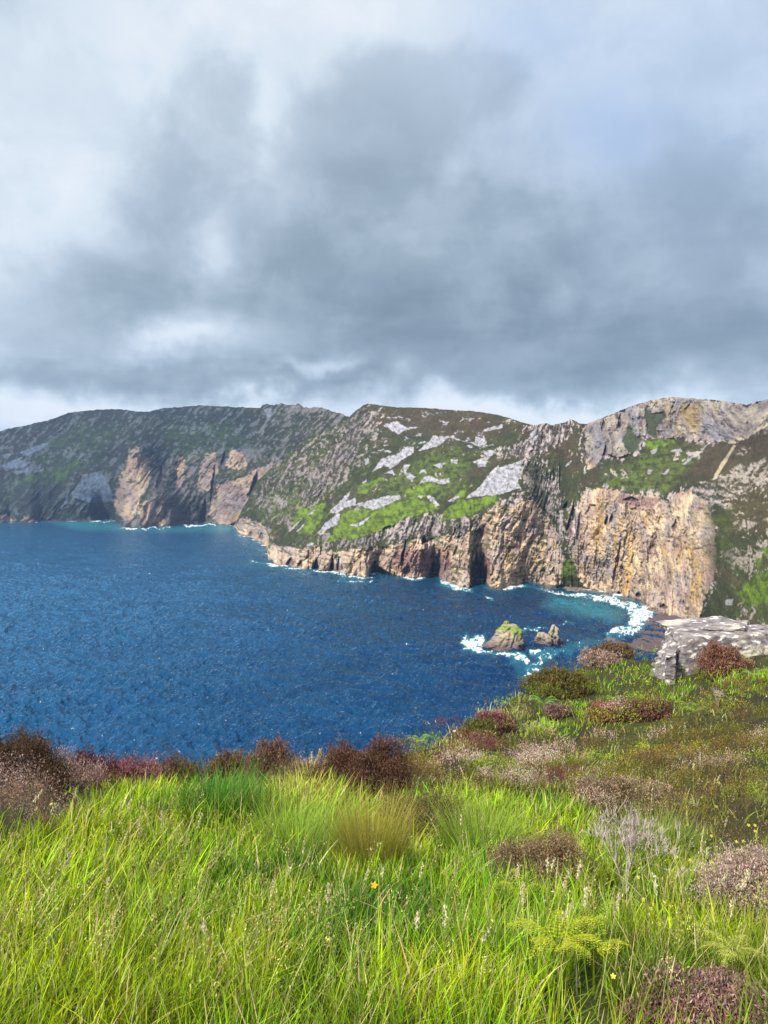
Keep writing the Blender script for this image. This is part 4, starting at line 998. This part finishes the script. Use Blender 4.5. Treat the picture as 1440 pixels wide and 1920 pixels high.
# ------------------------------------------------------------------ single shrubs, tussocks, ferns, flowers
def bush(px, py, hw, hh, label, colour, tip=None, n=420, dead=False, group=None, spread=1.0, name='heather_bush', cat='heather bush'):
    """a dome of sprigs hw wide and hh high in frame pixels, rooted where the hill is seen at (px, py)"""
    p = at(px, py); d = p[1]; R = hw / F_PX * d; H = hh / F_PX * d
    root = thing(name, label, cat, p, group)
    if not dead: n = int(n * 1.9)
    a = rng.uniform(0, 6.283, n); r = np.sqrt(rng.random(n)) * .98
    lob = 1 + .30 * np.sin(a * 3 + px) + .22 * np.sin(a * 5 + py) + .12 * np.sin(a * 9 + px)
    x, y = r * np.cos(a) * R * lob, r * np.sin(a) * R * .8 * lob
    top = H * np.sqrt(np.clip(1 - r ** 2.2, .03, 1)) * (1 + .75 * fbm(x / R * 1.9 + px, y / R * 1.9, 3, .6, 5))
    if not dead:
        L = np.minimum(np.clip(.09 + .014 * d, .10, .28) * np.where(rng.random(n) < .12, 1.7, 1) * rng.uniform(.6, 1.4, n), np.maximum(top, .06) * 1.25)
        base = np.stack([x, y, top - L * .85], -1)
        leaf = np.clip(np.full(n, d * .0017), .007, .035)
        c = jit(np.asarray(colour, float), n, .25, .07); tp = jit(np.asarray(tip, float), n, .2) if tip is not None else c * 1.45
        V, Fc, cc = heather(base, L, leaf, np.arctan2(y, x) + rng.normal(size=n) * .5, r * .55 * spread + .05, jit(H_WOOD, n, .2), c, 16, tp)
        mesh_obj('foliage', V, Fc, M_HEATH, cc.clip(.008, .6), parent=root, smooth=False)
        ns = 26; a = rng.uniform(0, 6.283, ns)
        V, Fc, cc = blades(np.stack([.1 * R * np.cos(a), .1 * R * np.sin(a), 0 * a], -1), np.full(ns, H * .85), np.full(ns, max(.006, d * .0012)), a, rng.uniform(.1, min(1.2, R / H), ns), np.full(ns, .1), jit(H_WOOD, ns), jit(H_WOOD, ns), 4)
        mesh_obj('stem', V, Fc, M_HEATH, cc.clip(.02, .6), parent=root)
    else:
        # bare shrub: a few limbs, each splitting into finer and finer twigs
        parts = []; nb = 7; az = rng.uniform(0, 6.283, nb); b = np.zeros((nb, 3)); L = np.full(nb, H * .5); ln = rng.uniform(.15, .9, nb) * min(1.3, R / H); w = np.full(nb, max(.010, d * .0028))
        col = np.asarray(colour, float)
        for g in range(5):
            c = jit(col * (1 - .06 * (4 - g)), len(b), .15, .04); cu = rng.uniform(-.1, .25, len(b))
            parts.append(blades(b, L, w, az, ln, cu, c, c, 3))
            if g == 4: break
            kids = (4, 4, 4, 3)[g]; t = rng.uniform(.45, 1.0, (len(b), kids, 1)); dr = np.stack([np.cos(az), np.sin(az), 0 * az], -1)[:, None]
            nb_ = b[:, None] + dr * L[:, None, None] * (ln[:, None, None] * t + cu[:, None, None] * t * t) + UPV * L[:, None, None] * (t - (.35 * cu ** 2 + .25 * ln ** 2 + .12 * cu)[:, None, None] * t * t)
            b = nb_.reshape(-1, 3); az = np.repeat(az, kids) + rng.normal(size=len(b)) * .95; L = np.repeat(L, kids) * rng.uniform(.38, .7, len(b)); ln = np.clip(np.repeat(ln, kids) * .8 + rng.normal(size=len(b)) * .6, -.5, 1.6); w = np.maximum(np.repeat(w, kids) * .6, d * .0008)
        V, Fc, cc = join(parts[:2]); mesh_obj('stem', V, Fc, M_HEATH, cc.clip(.02, .6), parent=root)
        V, Fc, cc = join(parts[2:]); mesh_obj('twig_crown', V, Fc, M_HEATH, cc.clip(.02, .6), parent=root)
    return root


GB = 'heather bushes on the near hillside'
bush(22, 1500, 92, 104, 'big dark heather bush at the left edge against the sea, largest on the brink there', (.055, .038, .018), (.10, .05, .03), 900, group=GB)
bush(160, 1482, 48, 66, 'rounded maroon heather bush on the brink right of the big dark one', (.075, .022, .034), (.12, .04, .05), 420, group=GB)
bush(250, 1490, 56, 58, 'low reddish heather bush on the brink behind the left grass', (.17, .065, .07), (.27, .12, .13), 800, group=GB)
bush(330, 1490, 42, 58, 'small brown heather bush where the left brink meets the tall grass', (.10, .06, .03), None, 500, group=GB)
bush(430, 1490, 34, 76, 'brown and olive heather bush poking above the deep green tussock', (.12, .07, .04), (.17, .10, .06), 600, group=GB)
bush(505, 1490, 40, 92, 'upright purple-stemmed heather bush with a round brown head against the sea', (.14, .075, .065), (.20, .12, .07), 800, group=GB)
bush(558, 1488, 36, 68, 'pinkish thin heather bush between the round-headed one and the seed grass', (.22, .13, .12), H_PINK, 500, group=GB)
bush(684, 1505, 78, 94, 'large dark purple-brown heather bush behind the golden tussock', (.085, .045, .03), (.15, .075, .05), 1100, group=GB)
bush(792, 1560, 66, 62, 'olive-brown bush half sunk in the grass right of the golden tussock', (.105, .085, .03), None, 420, group=GB)
bush(1010, 1655, 92, 78, 'wide dull brown heather bush in the grass left of the bare grey shrub', (.16, .115, .055), (.27, .19, .11), 900, group=GB)
bush(1175, 1535, 68, 62, 'heather bush with pale pinkish tips behind the bare grey shrub', (.16, .10, .06), (.42, .29, .22), 720, group=GB)
bush(1405, 1705, 66, 100, 'dusty pink dead heather bush at the right edge of the picture', (.36, .26, .21), (.44, .33, .27), 800, group=GB)
bush(1345, 1925, 92, 62, 'brown-purple heather bush at the bottom right corner', (.17, .09, .075), (.30, .19, .16), 900, group=GB)
bush(1238, 1935, 40, 36, 'small brown heather bush left of the bottom right corner bush', (.15, .085, .06), (.24, .15, .11), 260, group=GB)
bush(1354, 1262, 38, 50, 'reddish brown heather bush growing against the front of the pale rock', (.17, .08, .055), (.24, .12, .09), 420, group=GB)
bush(1050, 1300, 54, 40, 'broad olive-brown heather dome on the slope edge above the bright grass', (.10, .085, .025), (.15, .12, .04), 560, group=GB)
bush(1150, 1236, 34, 28, 'dark heather bush on the far crest left of the pale rock', (.11, .07, .04), (.17, .11, .07), 300, group=GB)
bush(1120, 1252, 28, 26, 'greyish pink heather bush on the far crest beside the bright grass', (.24, .17, .14), H_PINK, 240, group=GB)
bush(925, 1372, 26, 30, 'dark red-stemmed heather bush among the straw grass on the slope', (.15, .06, .06), None, 260, group=GB)
bush(903, 1382, 22, 28, 'small dark green heather bush left of the red-stemmed one', (.07, .07, .02), None, 220, group=GB)
bush(1045, 1352, 18, 22, 'small purplish heather tuft standing in the bright grass of the slope', (.15, .09, .08), None, 180, group=GB)
bush(1140, 1360, 26, 30, 'rusty brown heather bush with a dark hollow beneath, mid slope', (.20, .09, .055), None, 260, group=GB)
bush(1210, 1350, 40, 34, 'dark maroon-brown heather bush below the pale rock corner', (.12, .06, .045), None, 420, group=GB)
bush(1172, 1680, 84, 150, 'bare grey-lilac dead shrub with forking stems in the green grass', (.46, .385, .35), dead=True, name='dead_shrub', cat='dead shrub')
bush(1108, 1520, 26, 62, 'thin pale dead shrub left of the pale-tipped heather', (.44, .36, .33), dead=True, name='dead_shrub', cat='dead shrub')
bush(1160, 1338, 22, 30, 'small grey dead shrub beside the white stone mid slope', (.44, .35, .31), dead=True, name='dead_shrub', cat='dead shrub')
bush(1345, 1322, 16, 34, 'pale bare twigs below the red heather at the rock', (.42, .34, .31), dead=True, name='dead_shrub', cat='dead shrub')


def tussock(px, py, hw, hh, label, c0, c1, n=1500, lean=.28, heads=0):
    p = at(px, py); d = p[1]; R = hw / F_PX * d; H = hh / F_PX * d
    root = thing('grass_tussock', label, 'grass tussock', p, 'tall grass tussocks')
    a = rng.uniform(0, 6.283, n); r = np.sqrt(rng.random(n)); b = np.stack([r * np.cos(a) * R * .6, r * np.sin(a) * R * .5, np.full(n, -.02)], -1)
    L = H * rng.uniform(.55, 1.12, n)
    c = jit(np.asarray(c1, float), n, .22, .06); cb = jit(np.asarray(c0, float), n, .22, .06)
    V, Fc, cc = blades(b, L, np.clip(np.full(n, d * .0006), .002, .009) * rng.uniform(.7, 1.4, n), a + rng.normal(size=n) * .5, lean * r + .04, rng.uniform(0, .4, n), cb, c, 5)
    mesh_obj('blades', V, Fc, M_LEAF, cc.clip(.01, .75), parent=root)
    if heads:
        a = rng.uniform(0, 6.283, heads); b = np.stack([np.cos(a) * R * .5, np.sin(a) * R * .4, 0 * a], -1)
        V, Fc, cc = seed_heads(b, H * rng.uniform(1.0, 1.25, heads), rng.normal(size=heads) * .6 + .3, d)
        mesh_obj('seed_heads', V, Fc, M_LEAF, cc, parent=root)
    return root


def seed_heads(b, L, az, d, part=None):
    """stalk with a plump pale spike at its tip"""
    n = len(b); lean = rng.uniform(.05, .25, n); curl = rng.uniform(.0, .3, n); c = jit(G_STRAW, n, .15)
    S = blades(b, L, np.full(n, max(.0022, d * .0006)), az, lean, curl, c * .7, c, 4)
    k = 46; t = 1 - rng.random((n, k)) * np.clip(.060 / L, .08, .35)[:, None]; dr = np.stack([np.cos(az), np.sin(az), 0 * az], -1)
    cen = b[:, None] + dr[:, None] * (L[:, None] * (lean[:, None] * t + curl[:, None] * t * t))[..., None] + UPV * (L[:, None] * (t - (.35 * curl ** 2 + .25 * lean ** 2 + .12 * curl)[:, None] * t * t))[..., None]
    cen = cen.reshape(-1, 3) + rng.normal(size=(n * k, 3)) * .0035; m = len(cen)
    u_ = unit(m, 2.5); s_ = np.cross(u_, unit(m)); s_ /= np.linalg.norm(s_, axis=1)[:, None]; q = rng.uniform(.0045, .007, (m, 1)) * max(1, d / 4)
    Q = quads(cen, u_ * q, s_ * q * .45, jit(np.repeat(jit(np.array([.60, .53, .32]), n, .10, .02), k, 0), m, .15, .03).clip(.05, .78))
    if part == 'stalk': return S
    if part == 'head': return Q
    return join([S, Q])


tussock(700, 1655, 74, 165, 'golden yellow fine-bladed tussock in front of the dark heather bush', (.15, .20, .02), (.42, .35, .075), 2200, .2)
tussock(420, 1560, 78, 118, 'deep blue-green tussock at the left of the grassy crest', (.04, .12, .012), (.10, .22, .02), 1000, .8)
tussock(600, 1500, 62, 74, 'yellowish tussock with pale seed heads standing against the sea', (.22, .24, .04), (.42, .38, .12), 1300, .4, 26)
tussock(560, 1610, 90, 110, 'bright lime green tussock left of the golden tussock', (.13, .24, .03), (.33, .46, .06), 1700, .6)
tussock(900, 1610, 84, 105, 'arching green tussock right of the olive-brown sunken bush', (.12, .20, .03), (.30, .40, .05), 1500, .7)
tussock(1230, 1600, 90, 90, 'green rush-like tussock under the olive heather bank', (.10, .18, .03), (.28, .34, .06), 1400, .75)
tussock(1330, 1700, 80, 80, 'yellow-green tussock left of the dusty pink dead heather', (.16, .24, .03), (.40, .42, .06), 1300, .6)


def grass_stalk(px, py, L, az, label, grp):
    p = at(px, py); root = thing('grass_stalk', label, 'grass stalk', p, grp); d = p[1]
    st = rng.bit_generator.state
    for nm, part in (('stalk', 'stalk'), ('seed_head', 'head')):
        rng.bit_generator.state = st
        V, Fc, c = seed_heads(np.zeros((1, 3)), np.array([L]), np.array([az]), d, part)
        mesh_obj(nm, V, Fc, M_LEAF, c.clip(.02, .78), parent=root)


SG = 'pale grass stalks with plump seed heads'
for (px, py, L) in [(170, 1640, .34), (215, 1620, .33), (240, 1640, .36), (300, 1640, .30), (130, 1600, .33), (25, 1640, .40), (60, 1650, .36), (350, 1660, .32), (500, 1760, .36), (555, 1700, .32), (660, 1760, .30), (715, 1760, .28), (765, 1750, .30), (860, 1620, .34), (960, 1760, .34),
                    (1010, 1780, .36), (1025, 1760, .32), (1000, 1920, .42), (1040, 1930, .45), (960, 1930, .36), (985, 1880, .36), (1060, 1880, .38), (1120, 1920, .36), (830, 1930, .34), (745, 1930, .36), (870, 1880, .32), (1300, 1850, .38), (1310, 1900, .46), (1250, 1880, .36), (1340, 1880, .34), (1385, 1860, .36), (1410, 1840, .36), (1430, 1800, .34), (1400, 1790, .30), (1360, 1780, .30),
                    (1290, 1680, .32), (1315, 1690, .30), (1275, 1700, .30), (1240, 1680, .30), (1330, 1520, .34), (1300, 1500, .36), (1310, 1480, .34), (1280, 1560, .34), (1220, 1560, .32), (1350, 1590, .30), (80, 1800, .34), (180, 1860, .34), (390, 1900, .36), (470, 1820, .34), (610, 1870, .34)]:
    grass_stalk(px, py, L, rng.normal() * .8 + .35, 'pale straw grass stalk with a plump seed head rising from the grass', SG)


def flower(px, py, h, big, label, colour, grp):
    p = at(px, py); root = thing('yellow_flower', label, 'flower', p, grp); d = p[1]
    V, Fc, c = blades(np.zeros((1, 3)), np.array([h]), np.array([.003]), np.array([.4]), np.array([.1]), np.array([.05]), np.array([[.1, .18, .03]]), np.array([[.15, .22, .03]]), 3)
    mesh_obj('stem', V, Fc, M_LEAF, c, parent=root)
    top = np.array([.15 * h * math.cos(.4), .15 * h * math.sin(.4), h * .98]); r = big * max(1.0, d / 3.5); a0 = rng.random() * 6; Vs, Fs = [], []
    tilt = np.array([-.1, -.55, .83]); e1 = np.cross(tilt, [1, 0, 0]); e1 /= np.linalg.norm(e1); e2 = np.cross(tilt, e1)
    for k in range(5):
        a = a0 + k * 2 * np.pi / 5; v = lambda ang, rr, up: top + (e1 * np.cos(ang) + e2 * np.sin(ang)) * rr + tilt * up
        Vs += [top, v(a - .5, r * .75, r * .25), v(a, r * 1.1, r * .4), v(a + .5, r * .75, r * .25)]; Fs.append([4 * k, 4 * k + 1, 4 * k + 2, 4 * k + 3])
    mesh_obj('petals', Vs, Fs, M_LEAF, np.repeat([colour], 20, 0), parent=root)


flower(690, 1745, .20, .016, 'single orange-yellow buttercup in the grass below the golden tussock', (.80, .48, .01), None)
FG = 'small pale yellow flowers in the grass at the right'
for (px, py) in [(1240, 1560), (1265, 1615), (1330, 1580), (1290, 1620), (1400, 1560), (1412, 1560), (1412, 1575), (1377, 1590), (1390, 1590), (1412, 1615), (1425, 1630), (1437, 1632), (1330, 1625), (1163, 1725), (1200, 1725), (1240, 1735), (1252, 1745), (1270, 1740), (1283, 1770), (1247, 1775), (1213, 1750), (1191, 1680), (1258, 1660), (1275, 1665), (1140, 1905), (1228, 1790), (62, 1548), (90, 1540), (1340, 1520), (1345, 1480)]:
    flower(px, py + 14, .13, .0085, 'tiny pale yellow flower on a thin stem in the grass', (.78, .68, .10), FG)


def fern(px, py, hw, label, n=5, colour=(.42, .46, .03), name='bracken_fern', az0=0.0, up=.55, lift=.17):
    p = at(px, py); root = thing(name, label, 'fern', p, 'bracken ferns'); d = p[1]; R = hw / F_PX * d
    for k in range(n):
        az = az0 + k * 2 * math.pi / n + rng.normal() * .25; L = R * rng.uniform(.8, 1.15); fw = np.array([math.cos(az), math.sin(az), 0]); sdv = np.array([-math.sin(az), math.cos(az), 0])
        m = 16; parts = []; t = np.linspace(.12, 1, m)
        pos = fw * (t * L)[:, None] + UPV * (L * (up * 1.5 * t - up * 1.2 * t ** 2) + lift)[:, None]
        parts.append(blades(np.array([[0, 0, 0.0]]), np.array([lift + .03]), np.array([.006]), np.array([az]), np.array([.3]), np.array([.1]), np.array([[.2, .22, .04]]), np.array([[.25, .28, .04]]), 3))
        for s in (-1, 1):
            for i in range(m):
                pl_ = L * .42 * (1 - t[i]) ** .75 * (.5 + .5 * min(1, t[i] * 5)) + .004; dirp = (sdv * s * .92 + fw * .38); dirp = dirp / np.linalg.norm(dirp)
                q = max(3, int(pl_ / (L * .04))); tt = np.linspace(.1, 1, q)
                cen = pos[i] + dirp * (tt * pl_)[:, None] - UPV * (tt ** 2 * pl_ * .25)[:, None]
                lw = L * .044 * (1.1 - tt * .75)
                parts.append(quads(cen, np.repeat([fw], q, 0) * lw[:, None] + rng.normal(size=(q, 3)) * .001, np.repeat([dirp], q, 0) * lw[:, None] * .7, jit(np.array(colour), q, .15, .05)))
        V, Fc, c = join(parts); mesh_obj('frond', V, Fc, M_FERN, c.clip(.01, .75), parent=root)


fern(1045, 1880, 92, 'big yellow-green bracken spreading low in the bottom grass', 5, az0=.3, up=.8)
fern(1115, 1905, 72, 'bracken with two drooping pale fronds right of the big one', 2, az0=.15, up=.75)
fern(1120, 1830, 60, 'upright bracken fronds behind the other two ferns', 3, (.34, .44, .04), az0=.4, up=1.3)
fern(975, 1745, 52, 'small yellowish bracken below the wide dull brown heather', 4, (.36, .42, .03), up=1.1)
fern(1375, 1890, 62, 'pale bracken at the right beside the corner heather', 5, (.40, .42, .08), az0=.5)
fern(787, 1418, 24, 'bright lime fern standing out on the brown slope near the sea', 6, (.34, .52, .06), up=.9)
fern(1020, 1335, 30, 'green fern at the foot of the broad olive heather dome', 6, (.22, .46, .06), up=.9)
fern(1300, 1345, 34, 'yellow-green fern patch below the pale rock', 6, (.30, .42, .05), up=.8)
fern(1415, 1290, 34, 'light green fern right of the red heather by the rock', 6, (.32, .42, .06), up=.8)


# ------------------------------------------------------------------ the pale outcrop and small stones
def outcrop():
    d0 = 22.0
    b = P3(1222, 1262, d0)
    root = thing('rock_outcrop', 'long pale lichen-spotted rock outcrop with flat layers on the crest at right', 'rock outcrop', b)
    def slab(name, q, zb, zt, seed, nst, label=None, over=0.0):
        """q: plan corners (x, y) anticlockwise from front-left; layered sides, weathered top"""
        q = np.asarray(q, float); n = 4; per = []
        for i in range(n):
            a, c = q[i], q[(i + 1) % n]; m = max(12, int(np.linalg.norm(c - a) / .035)); per.append(a + (c - a) * np.linspace(0, 1, m, endpoint=False)[:, None])
        per = np.concatenate(per); cen = q.mean(0); S = len(per); lv = 70
        # round the corners slightly
        for _ in range(3): per = (np.roll(per, 1, 0) + per * 2 + np.roll(per, -1, 0)) / 4
        nd = per - cen; nd /= np.linalg.norm(nd, axis=1)[:, None]
        t = np.linspace(0, 1, lv); ztop = np.interp(per[:, 0], [p_[0] for p_ in zt], [p_[1] for p_ in zt]); Z = zb + (ztop[None] - zb) * t[:, None]
        X = np.repeat(per[None, :, 0], lv, 0); Y = np.repeat(per[None, :, 1], lv, 0)
        along = np.concatenate([[0], np.cumsum(np.linalg.norm(np.diff(per, axis=0), axis=1))])[None]
        lay = Z * nst + fbm(along / 1.6 + 0 * Z, Z * .8, 3, .5, seed) * .8
        st = ridged(along / 3.0 + 0 * Z, lay, 3, .55, seed + 1); blk = ridged(along / 1.1 + 0 * Z, Z * 1.2, 3, .6, seed + 2); fine = fbm(along / .12 + 0 * Z, Z / .05, 4, .6, seed + 3)
        k = -np.maximum(st, 0) ** 4 * .10 - np.maximum(blk - .45, 0) * .16 + fine * .022 + fbm(along / .6 + 0 * Z, Z / .4, 3, .5, seed + 4) * .07 + over * (t[:, None] - .5)
        X = X + nd[None, :, 0] * k; Y = Y + nd[None, :, 1] * k
        side = np.stack([X, Y, Z + fbm(X / .5, Y / .5, 3, .5, seed + 5) * .03], -1)
        rings = [side]; rl = side[-1]
        for s in np.linspace(.985, .02, 34):
            c2 = np.append(cen, 0); r = rl.copy(); r[:, :2] = cen + (rl[:, :2] - cen) * s
            zt_ = np.interp(r[:, 0], [p_[0] for p_ in zt], [p_[1] for p_ in zt]); r[:, 2] = zt_ + .03 - ridged(r[:, 0] / 1.5 + r[:, 1] * .3, r[:, 1] / .35, 4, .55, seed + 6) * .05 + fbm(r[:, 0] / .6, r[:, 1] / .3, 4, .5, seed + 7) * .06
            rings.append(r[None])
        V = np.concatenate(rings); w = V
        li = fbm(w[..., 0] / .30 + w[..., 1] / .5, w[..., 2] / .13 + w[..., 1] / .3, 4, .6, seed + 8); mo = fbm(w[..., 0] / .9, w[..., 2] / .5 + w[..., 1] / .7, 4, .6, seed + 9)
        col = lerp(np.zeros(V.shape) + np.array([.17, .145, .155]), np.array([.25, .22, .21]), sstep(-.25, .3, mo))
        col = lerp(col, np.array([.74, .70, .63]), sstep(.17, .28, li) * .9)
        col = lerp(col, np.array([.52, .46, .37]), sstep(.1, .5, fbm(w[..., 0] / 1.6, w[..., 1] / 1.2 + w[..., 2], 3, .5, seed + 10) + .25 * sstep(3.2, 4.6, w[..., 0] - b[0])) * .8)
        stv = np.concatenate([st, np.zeros((34, S))]); col = lerp(col, np.array([.05, .045, .05]), sstep(.62, .9, stv + li * .3) * .8)
        col = lerp(col, np.array([.05, .045, .05]), sstep(.18, .36, -li) * .75)
        o = mesh_obj(name, V - b, loft_faces(len(V), S), M_OUTCROP, np.clip(col, .03, .8), parent=root)
        if label: o['label'] = label
    X = lambda px, d: (px - CX) / F_PX * d
    Zp = lambda py, d: EYE + (HY - py) / F_PX * d
    # main block: left face runs back from the front corner
    zt = [(X(1222, 23.5), Zp(1187, 23.0)), (X(1262, 21.5), Zp(1199, 21.5)), (X(1330, 21.6), Zp(1197, 21.6)), (X(1400, 22), Zp(1191, 22)), (X(1600, 23), Zp(1188, 23))]
    slab('main_slab', [(X(1268, 21.5), 21.5), (X(1600, 22.5), 22.5), (X(1600, 24.8), 24.8), (X(1232, 23.6), 23.6)], Zp(1300, 21.5), zt, 401, 2.6, over=-.6)
    zt2 = [(X(1250, 23.5), Zp(1175, 23.4)), (X(1300, 23.5), Zp(1172, 23.4)), (X(1380, 23.5), Zp(1168, 23.4)), (X(1405, 23.5), Zp(1176, 23.4))]
    slab('upper_slab', [(X(1266, 22.7), 22.7), (X(1398, 22.6), 22.6), (X(1403, 24.6), 24.6), (X(1232, 24.4), 24.4)], Zp(1190, 23.0), zt2, 411, 5.0, 'thin pale slab lying on the top with a dark gap under it', .10)
    zt3 = [(X(1238, 21), Zp(1232, 21)), (X(1270, 21), Zp(1228, 21))]
    slab('corner_block', [(X(1248, 20.9), 20.9), (X(1268, 20.8), 20.8), (X(1270, 21.9), 21.9), (X(1246, 21.9), 21.9)], Zp(1290, 20.9), zt3, 421, .8, 'grey block split off the front left corner')


outcrop()
for i, (px, py, hw, lab) in enumerate([(1172, 1322, 9, 'small white stone in the heather mid slope'), (1048, 1262, 8, 'pale stone on the slope edge left of the olive heather'), (1004, 1478, 6, 'small grey stone among the pink dead heather'), (852, 1357, 4, 'tiny white stone on the brink above the sea'), (1296, 1258, 8, 'light stone at the foot of the pale outcrop')]):
    p = at(px, py); pts, fc = boulder(400 + i); r = hw / F_PX * p[1]
    o = mesh_obj('stone', pts * r, fc, M_OUTCROP, np.zeros((len(pts), 3)) + np.array([.60, .55, .50]), smooth=False); o.location = p + np.array([0, 0, r * .5])
    tag(o, lab, 'stone')

# ------------------------------------------------------------------ sea air: one even haze round the whole place
def haze():
    m, N, t = new_mat('sea_haze'); out = N.n('ShaderNodeOutputMaterial'); v = N.n('ShaderNodeVolumePrincipled')
    v.inputs['Color'].default_value = (.38, .58, 1.0, 1); v.inputs['Density'].default_value = HAZE; v.inputs['Anisotropy'].default_value = 0.0
    t.links.new(v.outputs[0], out.inputs['Volume'])
    x0, x1, y0, y1, z0, z1 = -14000, 14000, -400, 14000, -14, 900
    V = [(x, y, z) for x in (x0, x1) for y in (y0, y1) for z in (z0, z1)]
    Fc = [(0, 1, 3, 2), (4, 6, 7, 5), (0, 4, 5, 1), (2, 3, 7, 6), (0, 2, 6, 4), (1, 5, 7, 3)]
    o = mesh_obj('haze', V, Fc, m, smooth=False); tag(o, 'thin blue sea haze over the bay and far cliffs', 'haze', kind='stuff')


HAZE = 3.3e-5
haze()
